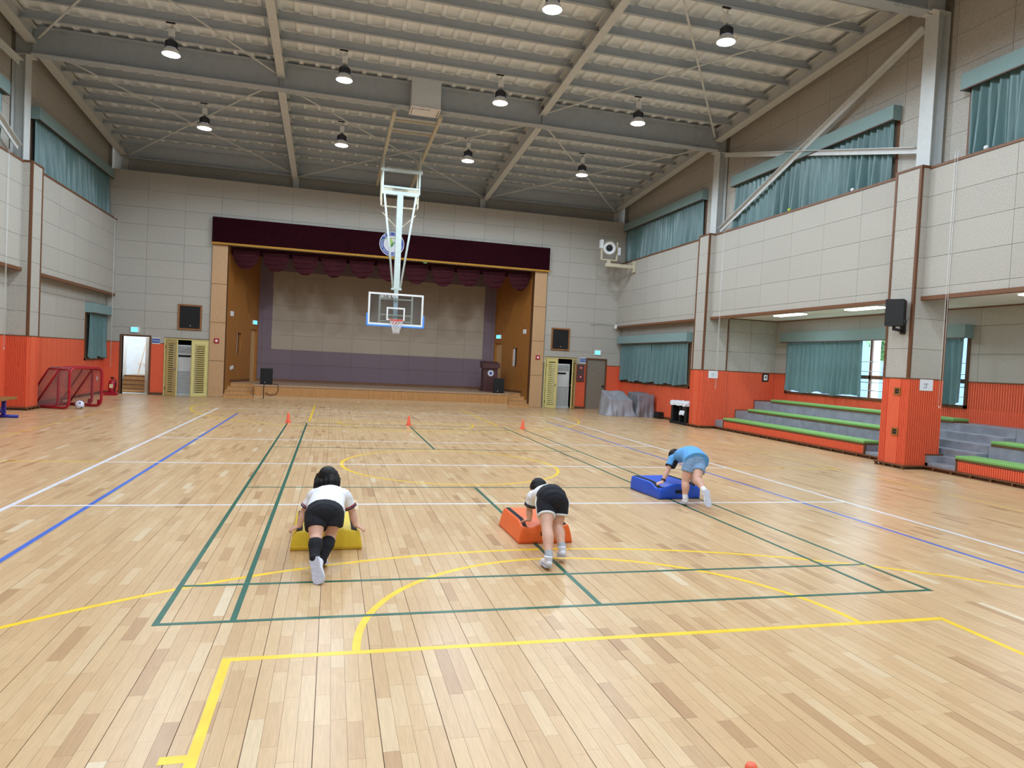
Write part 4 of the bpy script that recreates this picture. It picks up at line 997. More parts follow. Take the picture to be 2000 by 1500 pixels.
MB().bbox(-.40, .40, -.02, .42, .04, 1.0, .01).build('housing', M('light_grey_metal', (216, 222, 228), .5, .04, 8), hb); MB().bbox(-.41, .41, -.05, .62, 0, .04, .006).build('bottom_plate', M('pinkish_white_plate', (230, 228, 228), .5, .03, 8), hb)
MB().box(-.40, .40, -.01, .3, 1.0, 1.1).build('top_bracket', MATS['light_grey_metal'], hb)
for x in (-.28, -.16, .16, .28): MB().box(x-.03, x+.03, -.018, -.01, 1.01, 1.08).build('bracket_slot', brownbox, hb)
text_part('[(주)진흥체육]', .085, signblue, hb, Matrix.Translation((-.12, .08, -.002)) @ Matrix.Rotation(math.pi, 4, 'X'))
for x in (-.36, .36): MB().box(x-.008, x+.008, .0, .58, -.003, 0).build('plate_slot', brownbox, hb)

# ------------------------------------------------------------------ wall spotlight
fsx = empty('wall_spotlight', (8.42, 20.82, 5.83)); tag(fsx, 'white cylindrical spotlight in a yoke on a wall arm', 'spotlight')
MB().bbox(-.15, 1.08, -.06, .06, -.07, .07, .01).build('wall_arm', cream, fsx); MB().bbox(1.02, 1.10, -.12, .12, -.22, .24, .01).build('wall_plate', cream, fsx)
MB().bbox(-.35, .30, -.04, .04, .17, .22, .006).build('yoke_base', cream, fsx); MB().bbox(-.10, .05, -.035, .035, .07, .17, .006).build('yoke_pivot', cream, fsx)
for x in (-.36, .28): MB().bbox(x, x+.05, -.05, .05, .18, .92, .006).build('yoke_arm', cream, fsx)
MB().bbox(-.42, -.30, -.09, .09, .62, .96, .01).build('ballast_box', white_m, fsx); MB().bbox(.34, .46, -.02, .0, .42, .72, .004).build('data_label', paper, fsx)
tilt = Matrix.Rotation(math.radians(12), 4, 'X') @ Matrix.Rotation(math.radians(-16), 4, 'Z') 
bd = MB().lathe([(.18, .55), (.21, .50), (.22, .30), (.22, -.10), (.245, -.12), (.245, -.16), (.165, -.17), (.155, -.10)], 32, (0, 0, 0), 'y').build('lamp_barrel', white_m, fsx, True, True); bd.matrix_local = Matrix.Translation((-.02, 0, .66)) @ tilt
MB().lathe([(.155, -.09), (.02, -.14)], 28, (0, 0, 0), 'y').build('lens', M('black_glass', (12, 12, 16), .1), bd, True, True)
MB().tube([(.27*math.cos(a), .25, .27*math.sin(a)) for a in [math.pi*k/12 for k in range(13)]], .012, 6).build('carry_handle', cream, bd, True)

# ------------------------------------------------------------------ fittings on the pillars
ps = empty('pillar_loudspeaker', (9.08, 6.98, 3.18), math.radians(38)); tag(ps, 'black loudspeaker on a bracket on the near orange pillar', 'speaker')
MB().prism([(-.15, -.17), (.15, -.17), (.12, .16), (-.12, .16)], 'z', -.27, .27).build('cabinet', black, ps, fix=True); MB().bbox(-.155, .155, -.186, -.17, -.26, .26, .004).build('grille', blackcloth, ps); MB().box(-.06, -.02, -.19, -.186, -.19, -.15).build('badge', chrome, ps)
bk = empty('bracket_mount', (0, 0, 0), math.radians(-38), ps); MB().bbox(.20, .245, -.06, .06, -.42, -.12, .006).build('bracket_plate', black, bk); MB().bar((.22, 0, -.36), (0, 0, -.33), .05, .05).build('bracket_arm', black, bk); MB().lathe([(.03, -.36), (.03, -.26)], 10).build('bracket_pin', black, bk)
for (x, y, z, lb) in ((9.76, 6.757, 1.735, 'near pillar'), (9.71, 14.828, 1.72, 'far pillar')):
    o = empty('paper_notice', (x, y, z)); tag(o, 'white paper with a hand drawn mark taped to the %s on the right' % lb, 'notice', 'paper notices')
    MB().box(-.165, .165, -.004, -.001, -.115, .115).build('sheet', paper, o)
    k = MB()
    for a, b in (((-.06, .035), (-.05, .01)), ((-.05, .01), (-.02, .01)), ((-.02, .025), (.02, .03)), ((.02, .03), (.045, .01)), ((.005, .03), (.005, -.055)), ((-.07, -.04), (-.04, -.055)), ((-.04, -.055), (.005, -.055))):
        k.bar((a[0], -.005, a[1]), (b[0], -.005, b[1]), .009, .003, (0, 1, 0))
    k.build('drawn_mark', ink, o)
for z, lb in ((1.58, 'upper'), (.745, 'lower')):
    o = empty('floor_box_cover', (PILX-.012, 7.02, z)); tag(o, '%s brown framed socket box on the near orange pillar' % lb, 'socket', 'pillar socket boxes')
    MB().box(-.02, 0, -.085, -.05, -.08, .08).box(-.02, 0, .05, .085, -.08, .08).box(-.02, 0, -.05, .05, .05, .08).box(-.02, 0, -.05, .05, -.08, -.05).build('box_frame', M('ochre_wood', (150, 98, 40), .5, .15, 20), o); MB().box(-.008, 0, -.05, .05, -.05, .05).build('socket_well', black, o); MB().bbox(-.014, -.006, -.02, .02, -.02, .025, .003).build('socket', brownbox, o)
sw = empty('light_switch', (11.66, AY-.0, 1.70)); tag(sw, 'white light switch on a dark backing in the alcove corner', 'switch'); MB().bbox(-.12, .12, -.02, 0, -.13, .13, .006).build('backing', black, sw); MB().bbox(-.07, .07, -.03, -.02, -.09, .09, .004).build('plate', whitep, sw); MB().box(-.02, .02, -.036, -.03, -.02, .04).build('rocker', black, sw)
for (x, y, z0, z1, key) in ((9.50, 14.3, 1.35, 6.2, (1, 1)), (9.49, 6.15, 1.35, 6.3, (1, 2)), (-9.50, 14.0, 1.55, 6.2, (-1, 1)), (-9.5, 22.1, 1.0, 6.2, (-1, 0))):
    m = MB()
    for dy in (-.03, .03): m.tube([(x, y+dy, z1), (x, y+dy*.8, (z0+z1)/2), (x, y+dy, z0)], .0038, 5)
    m.tube([(x, y-.03, z0), (x, y, z0-.06), (x, y+.03, z0)], .0038, 5)
    m.build('pull_cord', whitep, CURT[key], True)
sk = empty('wall_socket', (-WX+.008, 21.7, .55)); tag(sk, 'white wall socket low on the left orange wall', 'socket'); MB().bbox(0, .015, -.06, .06, -.06, .06, .004).build('plate', whitep, sk); MB().box(.015, .019, -.03, .03, -.03, .03).build('socket_face', paper, sk)
bx2 = empty('junction_box', (9.36, 22.1, 3.5)); tag(bx2, 'tiny white junction box in the right far corner', 'junction box'); MB().bbox(0, .1, 0, .1, -.08, .08, .01).build('case', whitep, bx2); MB().tube([(.05, 0, .02), (-.6, .24, .06), (-1.0, .26, .02)], .006, 5).build('wire', black, bx2, True)
for (x, y, z, c, lb) in ((9.575, 11.3, LEDGE+.08, M('tennis_yellow', (190, 214, 70), .8), 'yellow green ball left on the right window ledge'), (9.575, 9.0, LEDGE+.08, whitep, 'white ball left on the right window ledge behind the braces'), (9.575, 5.6, LEDGE+.08, whitep, 'white shuttlecock lying on the near right window ledge')):
    o = MB().ell((x, y, z), .045, .045, .045, 14, 8).build('stray_ball', c, None, True); tag(o, lb, 'ball')

# ------------------------------------------------------------------ left floor: goals, ball, bench, extinguisher
def goal(label, loc, rz):
    g = empty('small_goal', loc, rz); tag(g, label, 'goal', 'red goals'); W, H, D, r = 1.16, 1.08, 1.0, .034
    def fil(pts, rad=.14, n=5):
        out = [Vector(pts[0])]
        for a, b, c in zip(pts, pts[1:], pts[2:]):
            a, b, c = Vector(a), Vector(b), Vector(c); u = (a-b).normalized()*rad; w = (c-b).normalized()*rad
            for k in range(n+1):
                t = k/n; out.append((b+u)*(1-t)**2+b*2*t*(1-t)+(b+w)*t*t)
        return out+[Vector(pts[-1])]
    MB().tube(fil([(-W/2, D, r), (-W/2, 0, r), (-W/2, 0, H), (W/2, 0, H), (W/2, 0, r), (W/2, D, r)], .19), r, 10).build('front_frame', redm, g, True)
    MB().tube(fil([(-W/2, D, r), (-W/2, .28, H-.02), (W/2, .28, H-.02), (W/2, D, r)], .13), r*.7, 8).build('rear_frame', redm, g, True)
    MB().tube([(-W/2, D, r), (W/2, D, r)], r*.8, 8).build('ground_bar', redm, g, True)
    MB().tube([(-W/2, 0, H-.05), (-W/2, .30, H-.05)], r*.6, 6).tube([(W/2, 0, H-.05), (W/2, .3, H-.05)], r*.6, 6).build('top_ties', redm, g, True)
    MB().bbox(W/2-.02, W/2+.03, .03, .12, .08, .2, .01).build('corner_pad', redm, g)
    nm = MB(); q = .075
    def web(A, B, Cc, Dd, nu, nv):
        A, B, Cc, Dd = map(Vector, (A, B, Cc, Dd))
        def pt(u, v): return A*(1-u)*(1-v)+B*u*(1-v)+Cc*u*v+Dd*(1-u)*v
        for k in range(-nv, nu+1):
            for d_ in (1, -1):
                # diagonal strands clipped to the panel
                pts = []
                for j in range(nv+1):
                    i = k+j if d_ > 0 else nu-(k+j)
                    if 0 <= k+j <= nu: pts.append(pt(i/nu, j/nv))
                if len(pts) > 1: nm.tube([pts[0], pts[-1]], .0032, 3)
    web((-W/2, .28, H-.02), (W/2, .28, H-.02), (W/2, D, .04), (-W/2, D, .04), 20, 24)
    web((-W/2, 0, H), (-W/2, .28, H), (-W/2, D, .04), (-W/2, 0, .04), 12, 20)
    web((W/2, 0, H), (W/2, .28, H), (W/2, D, .04), (W/2, 0, .04), 12, 20)
    web((-W/2, 0, H), (W/2, 0, H), (W/2, .28, H), (-W/2, .28, H), 20, 5)
    o = nm.build('goal_net', rednet, g); o['kind'] = 'stuff'
goal('front red goal with a ball in its mouth beside the orange wall', (-8.35, 15.95, 0), math.radians(68))
goal('rear red goal nested behind the front goal', (-8.68, 16.22, 0), math.radians(66))
sbm = empty('soccer_ball', (-8.42, 15.72, .11)); tag(sbm, 'white soccer ball with blue marks in the front red goal', 'ball')
MB().ell((0, 0, 0), .11, .11, .11, 24, 16).build('ball_skin', M('ball_white', (220, 224, 240), .4, .04, 8), sbm, True)
for a, b in ((.3, .2), (-1.2, .5), (1.9, -.3), (-2.4, -.2), (-.7, -.7), (2.8, .8)):
    d = Vector((math.cos(a)*math.cos(b), math.sin(a)*math.cos(b), math.sin(b))); u = d.orthogonal().normalized(); w_ = d.cross(u)
    MB().add([d*.111*math.cos(.22)+(u*math.cos(2*math.pi*k/5)+w_*math.sin(2*math.pi*k/5))*.03 for k in range(5)]+[d*.1125], [(k, (k+1) % 5, 5) for k in range(5)]).build('ball_patch', M('ball_blue', (40, 60, 110), .4), sbm)
bn = empty('gym_bench', (-9.05, 12.0, 0)); tag(bn, 'wooden bench with blue steel legs against the left wall', 'bench')
MB().bbox(-.16, .16, -1.2, 1.2, .40, .46, .01).build('seat', woodbench, bn)
for y in (.95, -.95):
    lg = MB().bar((0, y, .03), (0, y, .40), .07, .07).build('leg', bluem, bn); MB().tube([(-.24, y, .035), (.28, y, .035)], .035, 10).build('foot_bar', bluem, lg, True); MB().bar((0, y, .06), (0, y*.45, .39), .04, .02).build('strut', bluem, lg)
fe = empty('fire_extinguisher', (-9.28, 21.55, 0)); tag(fe, 'red fire extinguisher on a red stand beside the open door', 'fire extinguisher')
MB().lathe([(.11, .10), (.115, .13), (.115, .42), (.08, .50), (.03, .53), (.03, .57)], 20, (0, 0, 0)).build('cylinder', redm, fe, True); MB().prism([(-.20, -.18), (.20, -.18), (.16, .16), (-.16, .16)], 'z', 0, .10).build('stand', redm, fe, fix=True)
MB().bbox(-.05, .05, -.02, .02, .57, .62, .006).build('lever', black, fe); MB().tube([(.04, 0, .57), (.14, -.05, .5), (.15, -.08, .3), (.1, -.1, .16)], .014, 8).build('hose', black, fe, True); MB().bbox(-.05, .06, -.125, -.112, .25, .38, .003).build('label_plate', M('pale_label', (220, 214, 170), .6), fe)

# ------------------------------------------------------------------ covered equipment and stand on the right
def draped(name, label, x0, x1, y0, y1, H, mat, sd, slope=0., flare=.12, cat='covered equipment'):
    rnd = random.Random(sd); nx, ny, nz = 26, 20, 18
    ph = [rnd.uniform(0, 6.28) for _ in range(12)]
    def top(u, v):
        z = H-(slope*(1-v))*1.0
        return (x0+(x1-x0)*u, y0+(y1-y0)*v, z+.012*math.sin(u*9+ph[0])+.01*math.sin(v*7+ph[1]))
    v = []; f = []; idx = {}
    def add(p): v.append(p); return len(v)-1
    for j in range(ny+1):
        for i in range(nx+1): idx[i, j] = add(top(i/nx, j/ny))
    for j in range(ny):
        for i in range(nx): f.append((idx[i, j], idx[i+1, j], idx[i+1, j+1], idx[i, j+1]))
    per = [(i, 0) for i in range(nx)]+[(nx, j) for j in range(ny)]+[(i, ny) for i in range(nx, 0, -1)]+[(0, j) for j in range(ny, 0, -1)]
    prev = [idx[p] for p in per]; cx, cy = (x0+x1)/2, (y0+y1)/2; n = len(per)
    for k in range(1, nz+1):
        t = k/nz; cur = []
        for q, p in enumerate(per):
            bx_, by_, bz_ = v[idx[p]]
            a = 2*math.pi*q/n
            fold = math.sin(a*7+ph[2])+.6*math.sin(a*13+ph[3]+t*2)+.4*math.sin(a*23+ph[4]-t*3)
            o_ = flare*t**1.6+.018*t*fold+.03*math.sin(t*6+a*3+ph[5])*t
            dx, dy = bx_-cx, by_-cy; l = math.hypot(dx/(x1-x0), dy/(y1-y0))
            nxv, nyv = (0, -1) if p[1] == 0 else ((0, 1) if p[1] == ny else ((-1, 0) if p[0] == 0 else (1, 0)))
            if p in ((0, 0), (nx, 0), (0, ny), (nx, ny)): nxv, nyv = dx/abs(dx)*.7, dy/abs(dy)*.7
            cur.append(add((bx_+nxv*o_, by_+nyv*o_, max(.006, bz_*(1-t)+.006))))
        for q in range(n): f.append((prev[q], cur[q], cur[(q+1) % n], prev[(q+1) % n]))
        prev = cur
    o = MB().add(v, f).build(name, mat, None, True, True); tag(o, label, cat); return o
draped('covered_cart', 'light grey tarpaulin draped over low sloped equipment by the right door', 7.95, 8.84, 18.85, 19.75, .90, tarp_m, 4, slope=.30, flare=.14)
draped('covered_cabinet', 'darker grey tarpaulin draped over a square cabinet beside the sloped one', 9.02, 9.66, 18.75, 19.7, .90, tarp_d, 9, slope=.06, flare=.04)
o = MB().bbox(9.55, 9.78, 18.15, 18.5, 0, .24, .01).build('black_case', black); tag(o, 'small black case beside the grey tarpaulins', 'case'); MB().tube([(9.6, 18.14, .2), (9.66, 18.1, .22), (9.72, 18.14, .2)], .01, 6).build('case_handle', black, o, True)
sd_ = empty('black_stand', (9.5, 16.15, 0)); tag(sd_, 'black open stand against the orange wall left of the far pillar', 'stand')
MB().bbox(-.22, .22, -.52, -.40, .08, .72, .01).build('side_panel', black, sd_); MB().bbox(-.22, .22, .40, .52, .08, .72, .01).build('side_panel', black, sd_); MB().bbox(-.22, .22, -.12, -.04, .08, .72, .01).build('centre_post', black, sd_); MB().bbox(-.24, .24, -.56, .56, 0, .08, .01).build('base', black, sd_); MB().bbox(-.23, .23, -.54, .54, .70, .75, .01).build('top', black, sd_); MB().bbox(-.2, .2, -.42, -.1, .38, .40, .004).build('shelf', brown, sd_)
def clothmesh(name, label, x0, x1, y0, y1, zt, drop, par_cat, sd):
    rnd = random.Random(sd); ph = rnd.uniform(0, 6); nx, ny = 18, 28; v = []; f = []
    for j in range(ny+1):
        for i in range(nx+1):
            u = -0.25+1.5*i/nx; w_ = -.12+1.24*j/ny; x = x0+(x1-x0)*min(1, max(0, u)); y = y0+(y1-y0)*min(1, max(0, w_))
            ex = max(0, -u, u-1)/.25; ey = max(0, -w_, w_-1)/.12; d = max(ex, ey)
            z = zt-drop*d+.012*math.sin(i*1.3+ph)*math.sin(j*.8)+.015; ox = (-1 if u < 0 else 1 if u > 1 else 0)*(.02+.02*math.sin(j*1.1+ph)*d); oy = (-1 if w_ < 0 else 1 if w_ > 1 else 0)*.02
            v.append((x+ox, y+oy, z))
    for j in range(ny):
        for i in range(nx): f.append((j*(nx+1)+i, j*(nx+1)+i+1, (j+1)*(nx+1)+i+1, (j+1)*(nx+1)+i))
    o = MB().add(v, f).build(name, clothw, None, True, True); tag(o, label, par_cat); return o
clothmesh('white_cloth', 'white lace edged cloth covering the top of the black stand', 9.26, 9.74, 15.6, 16.7, .76, .15, 'cloth', 3)
o = MB().bbox(9.36, 9.66, 15.76, 16.04, .42, .62, .01).build('brown_bag', brownbox); tag(o, 'dark brown bag inside the black stand', 'bag'); MB().tube([(9.36, 15.82, .6), (9.33, 15.9, .66), (9.36, 15.98, .6)], .01, 6).build('bag_handle', brownbox, o, True)
o = clothmesh('small_white_cloth', 'small white cloth hanging from the shelf inside the black stand', 9.29, 9.5, 15.76, 16.08, .45, .14, 'cloth', 8)

# ------------------------------------------------------------------ cones
def cone(label, x, y):
    c = empty('traffic_cone', (x, y, 0)); tag(c, label, 'cone', 'orange cones')
    MB().lathe([(.055, .012), (.062, .014), (.052, .05), (.030, .20), (.024, .235), (.018, .247), (.008, .25)], 24).build('cone_body', conem, c, True)
    MB().lathe([(.085, 0), (.088, .006), (.085, .014), (.055, .016)], 24).build('cone_base', conem, c, True)
cone('orange cone standing at the far left green sideline', -3.02, 13.36); cone('orange cone standing at the far end of the green centre line', 0, 13.42); cone('orange cone standing at the far right green sideline', 3.05, 13.2); cone('orange cone whose top just shows at the bottom edge of the picture', -.355, -2.4)

# ------------------------------------------------------------------ soft vaulting box mats
def soft_mat(label, cx, cy, rz, wb, wt, ln, h, mat, dents):
    o = empty('foam_mat', (cx, cy, 0), rz); tag(o, label, 'mat', 'foam mats')
    nx, ny, nz = 26, 32, 8; b = .014
    R = Matrix.Rotation(-rz, 3, 'Z')
    loc = [(R @ Vector((dx-cx, dy-cy, 0)), d, r) for dx, dy, d, r in dents]
    def shape(u, v, w):
        # u,v in -1..1, w in 0..1 ; tapered block with sagging top
        hw = (wb+(wt-wb)*w)/2; x = u*hw; y = v*ln/2*(1-.02*w); z = .004+(h-.004)*w
        for p, d, r in loc:
            q = math.exp(-((x-p.x)**2+(y-p.y)**2)/(r*r)); z -= d*q*w**2; 
            x += (x-p.x)*.12*q*w*(1-w)*4; y += (y-p.y)*.2*q*w*(1-w)*4
        # soft edges
        e = max(abs(u), abs(v)); z -= .010*max(0, (e-.93)/.07)**2*w**6
        x *= 1+.012*math.sin(w*math.pi); y *= 1+.008*math.sin(w*math.pi)
        return (x, y, z)
    v = []; f = []; ids = {}
    def vid(i, j, k):
        if (i, j, k) not in ids: ids[i, j, k] = len(v); v.append(shape(2*i/nx-1, 2*j/ny-1, k/nz))
        return ids[i, j, k]
    for i in range(nx):
        for j in range(ny):
            f.append((vid(i, j, nz), vid(i+1, j, nz), vid(i+1, j+1, nz), vid(i, j+1, nz))); f.append((vid(i, j, 0), vid(i, j+1, 0), vid(i+1, j+1, 0), vid(i+1, j, 0)))
    for k in range(nz):
        for i in range(nx): f.append((vid(i, 0, k), vid(i+1, 0, k), vid(i+1, 0, k+1), vid(i, 0, k+1))); f.append((vid(i+1, ny, k), vid(i, ny, k), vid(i, ny, k+1), vid(i+1, ny, k+1)))
        for j in range(ny): f.append((vid(0, j+1, k), vid(0, j, k), vid(0, j, k+1), vid(0, j+1, k+1))); f.append((vid(nx, j, k), vid(nx, j+1, k), vid(nx, j+1, k+1), vid(nx, j, k+1)))
    MB().add(v, f).build('mat_cover', mat, o, True)
    def patch(nm, u0, u1, v0, v1, w, off, m, nu=4, nv=24):
        vv = []; ff = []
        for j in range(nv+1):
            for i in range(nu+1):
                p = Vector(shape(u0+(u1-u0)*i/nu, v0+(v1-v0)*j/nv, w)); vv.append(p+Vector((0, 0, off)))
        for j in range(nv):
            for i in range(nu): ff.append((j*(nu+1)+i, j*(nu+1)+i+1, (j+1)*(nu+1)+i+1, (j+1)*(nu+1)+i))
        MB().add(vv, ff).build(nm, m, o, True)
    patch('velcro_strip', -.95, -.76, -.97, .97, 1, .0035, velcro); patch('velcro_strip', .76, .95, -.97, .97, 1, .0035, velcro)
    vv = []; ff = []   # carrying handle on the front face
    for i in range(9):
        for w in (.40, .62):
            p = Vector(shape(-.22+.44*i/8, -1, w)); vv.append(p+Vector((0, -.008-.006*math.sin(math.pi*i/8), 0)))
    for i in range(8): ff.append((2*i, 2*i+1, 2*i+3, 2*i+2))
    MB().add(vv, ff).build('carry_handle', velcro, o, True)
    sm = MB()
    sm.tube([Vector(shape(-1+2*i/16, -1, .16))+Vector((0, -.002, 0)) for i in range(17)], .003, 5).build('bottom_seam', mat, o, True)
    return o
soft_mat('yellow foam mat pushed by the student with long hair', -2.0, 2.045, math.radians(1), .63, .56, .78, .195, mat_y, [(-2.25, 1.70, .02, .07), (-1.73, 1.70, .02, .07)])
soft_mat('orange foam mat pushed by the student in black shorts with white edging', .10, 2.12, math.radians(1), .56, .46, .77, .20, mat_o, [(-.06, 1.80, .05, .09), (.25, 1.80, .03, .08)])
soft_mat('blue foam mat pushed by the student in the light blue shirt', 2.685, 4.25, math.radians(5.5), .655, .63, .78, .205, mat_b, [(2.43, 3.92, .06, .12), (2.95, 3.95, .03, .1)])

# ------------------------------------------------------------------ people
V = Vector
def loft(mb, pts, ra, rb, side, n=20, flat=(False, False), k=5):
    """closed tube of elliptical rings; ra along the side axis, rb across it"""
    pts = [V(p) for p in pts]; m = len(pts); sd = V(side).normalized(); P_, A_, B_ = [], [], []
    # resample smoothly (Catmull-Rom)
    for i in range(m-1):
        p0, p1, p2, p3 = pts[max(0, i-1)], pts[i], pts[i+1], pts[min(m-1, i+2)]
        for q in range(k):
            t = q/k
            P_.append(.5*((2*p1)+(p2-p0)*t+(2*p0-5*p1+4*p2-p3)*t*t+(3*p1-p0-3*p2+p3)*t**3)); s_ = t*t*(3-2*t)
            A_.append(ra[i]+(ra[i+1]-ra[i])*s_); B_.append(rb[i]+(rb[i+1]-rb[i])*s_)
    P_.append(pts[-1]); A_.append(ra[-1]); B_.append(rb[-1]); N = len(P_)
    rings = []
    for i in range(N):
        t = (P_[min(N-1, i+1)]-P_[max(0, i-1)]).normalized(); a = sd-t*sd.dot(t)
        if a.length < .1: a = t.orthogonal()
        a.normalize(); b = t.cross(a)
        rings.append((P_[i], a, b, A_[i], B_[i], t))
    out = []
    def ring(c, a, b, x, y): return [c+a*x*math.cos(2*math.pi*q/n)+b*y*math.sin(2*math.pi*q/n) for q in range(n)]
    c, a, b, x, y, t = rings[0]
    if not flat[0]:
        for th in (80, 55, 28): r = math.radians(th); out.append(ring(c-t*min(x, y)*math.sin(r), a, b, x*math.cos(r), y*math.cos(r)))
    for c, a, b, x, y, t in rings: out.append(ring(c, a, b, x, y))
    if not flat[1]:
        c, a, b, x, y, t = rings[-1]
        for th in (28, 55, 80): r = math.radians(th); out.append(ring(c+t*min(x, y)*math.sin(r), a, b, x*math.cos(r), y*math.cos(r)))
    v = [p for r in out for p in r]; f = []
    for i in range(len(out)-1):
        for q in range(n): f.append((i*n+q, i*n+(q+1) % n, (i+1)*n+(q+1) % n, (i+1)*n+q))
    f.append(tuple(range(n))[::-1]); f.append(tuple((len(out)-1)*n+q for q in range(n)))
    return mb.add(v, f)
def limb(mb, pts, r, n=14, flat=(False, False), k=4): return loft(mb, pts, r, r, (1, .13, .07), n, flat, k)
def blob(name, mb, vox, mat, parent=None, it=5, noise=0.):
    import bmesh
    m = bpy.data.meshes.new('tmp'); m.from_pydata(mb.v, [], mb.f)
    bm = bmesh.new(); bm.from_mesh(m); bmesh.ops.recalc_face_normals(bm, faces=bm.faces); bm.to_mesh(m); bm.free()
    t = bpy.data.objects.new('tmp', m); COL.objects.link(t)
    r = t.modifiers.new('r', 'REMESH'); r.mode = 'VOXEL'; r.voxel_size = vox; r.use_smooth_shade = True
    if it: sm = t.modifiers.new('s', 'SMOOTH'); sm.iterations = it; sm.factor = .5
    if noise:
        tx = bpy.data.textures.get('wrinkle') or bpy.data.textures.new('wrinkle', 'CLOUDS'); tx.noise_scale = .055
        d = t.modifiers.new('d', 'DISPLACE'); d.texture = tx; d.strength = noise; d.mid_level = .5; d.texture_coords = 'GLOBAL'
    bpy.context.view_layer.update(); dg = bpy.context.evaluated_depsgraph_get()
    me = bpy.data.meshes.new_from_object(t.evaluated_get(dg)); bpy.data.objects.remove(t, do_unlink=True)
    me.materials.clear(); me.materials.append(mat); me.polygons.foreach_set('use_smooth', [True]*len(me.polygons)); me.name = name
    return link(bpy.data.objects.new(name, me), parent)
def hand(mb, wrist, fwd, up, thumb_side, curl=.5, sc=1.):
    """palm, four fingers and a thumb; fwd from wrist to finger tips, up = back of the hand"""
    w = V(wrist); f = V(fwd).normalized(); u = V(up); u = (u-f*u.dot(f)).normalized(); s = f.cross(u)*thumb_side; L_ = .062*sc
    loft(mb, [w-f*.01, w+f*L_*.55, w+f*L_], [.020*sc, .030*sc, .031*sc], [.016*sc, .013*sc, .011*sc], s, 14)
    for k, (o, ln) in enumerate(((.024, .046), (.009, .052), (-.007, .048), (-.022, .038))):
        b = w+f*L_*.9+s*o*sc; d1 = (f+s*o*6-u*.15*curl).normalized(); d2 = (f*.8-u*.75*curl).normalized(); d3 = (f*.45-u*1.1*curl).normalized(); l = ln*sc/3
        p1 = b+d1*l*1.3; p2 = p1+d2*l; p3 = p2+d3*l*.9
        loft(mb, [b-f*.012, b, p1, p2, p3], [.0078*sc]*3+[.0070*sc, .0058*sc], [.0078*sc]*3+[.0070*sc, .0058*sc], s, 10, k=3)
    b = w+f*.016*sc+s*.020*sc; p1 = b+(s*.9+f*.6-u*.2).normalized()*.024*sc; p2 = p1+(s*.5+f*.9-u*.35*curl).normalized()*.022*sc
    loft(mb, [b-s*.01, b, p1, p2], [.011*sc, .0105*sc, .009*sc, .0068*sc], [.011*sc, .0105*sc, .009*sc, .0068*sc], u, 10, k=3)
def headmesh(mb, c, face, up, r=.088):
    f = V(face).normalized(); u = V(up); u = (u-f*u.dot(f)).normalized(); s = f.cross(u); R = Matrix((s, f, u)).transposed(); c = V(c)
    mb.ell(c+u*.012, r*.86, r*1.02, r*1.02, 24, 16, R); mb.ell(c+f*r*.25-u*r*.55, r*.62, r*.62, r*.62, 18, 12, R)       # skull, jaw
    mb.ell(c+f*r*1.02-u*r*.12, r*.14, r*.20, r*.20, 10, 8, R)                                                        # nose
    for sg in (-1, 1): mb.ell(c+s*sg*r*.88-u*r*.1, r*.10, r*.18, r*.27, 10, 8, R)                                     # ears
    mb.ell(c+f*r*.82-u*r*.52, r*.26, r*.12, r*.07, 10, 8, R)                                                         # lips
    return f, u, s, R
def face_parts(parent, c, f, u, s, R, r):
    c = V(c)
    for sg in (-1, 1):
        MB().ell(c+f*r*.90+s*sg*r*.36+u*r*.06, r*.12, r*.08, r*.07, 12, 8, R).build('eye', M('dark_eye', (36, 26, 24), .2), parent, True)
    MB().ell(c+f*r*.90-u*r*.53, r*.22, r*.06, r*.035, 12, 8, R).build('mouth', M('lip', (190, 110, 104), .5), parent, True)
def shoe(parent, heel, toe, up, w=.040, h=.066, name='shoe'):
    heel, toe = V(heel), V(toe); f = (toe-heel); L_ = f.length; f.normalize(); u = V(up); u = (u-f*u.dot(f)).normalized(); s = f.cross(u)
    mb = MB(); P2 = lambda t, z: heel+f*L_*t+u*z
    loft(mb, [P2(.02, .030), P2(.2, .034), P2(.45, .030), P2(.72, .024), P2(.95, .020)], [w*.72, w*.85, w*.88, w*1.02, w*.72], [.026, .034, .030, .024, .017], s, 18)
    loft(mb, [P2(.16, .035), P2(.14, h+.025)], [w*.84, w*.90], [w*.92, w*.96], s, 16, flat=(False, True))
    o = blob(name, mb, .0045, shoew, parent, 3)
    prof = [(-.01, .64), (.05, .80), (.2, .86), (.42, .82), (.68, 1.04), (.86, .98), (.96, .76), (1.01, .4)]
    top = [P2(t, .008)+s*w*q for t, q in prof]+[P2(t, .008)-s*w*q for t, q in prof[::-1]]; bot = [p-u*.014 for p in top]; n = len(top)
    MB().add(top+bot, [tuple(range(n)), tuple(range(n, 2*n))[::-1]]+[(i, (i+1) % n, n+(i+1) % n, n+i) for i in range(n)]).build('sole', solem, o, fix=True)
    return o

def lerp(a, b, t): return V(a)*(1-t)+V(b)*t

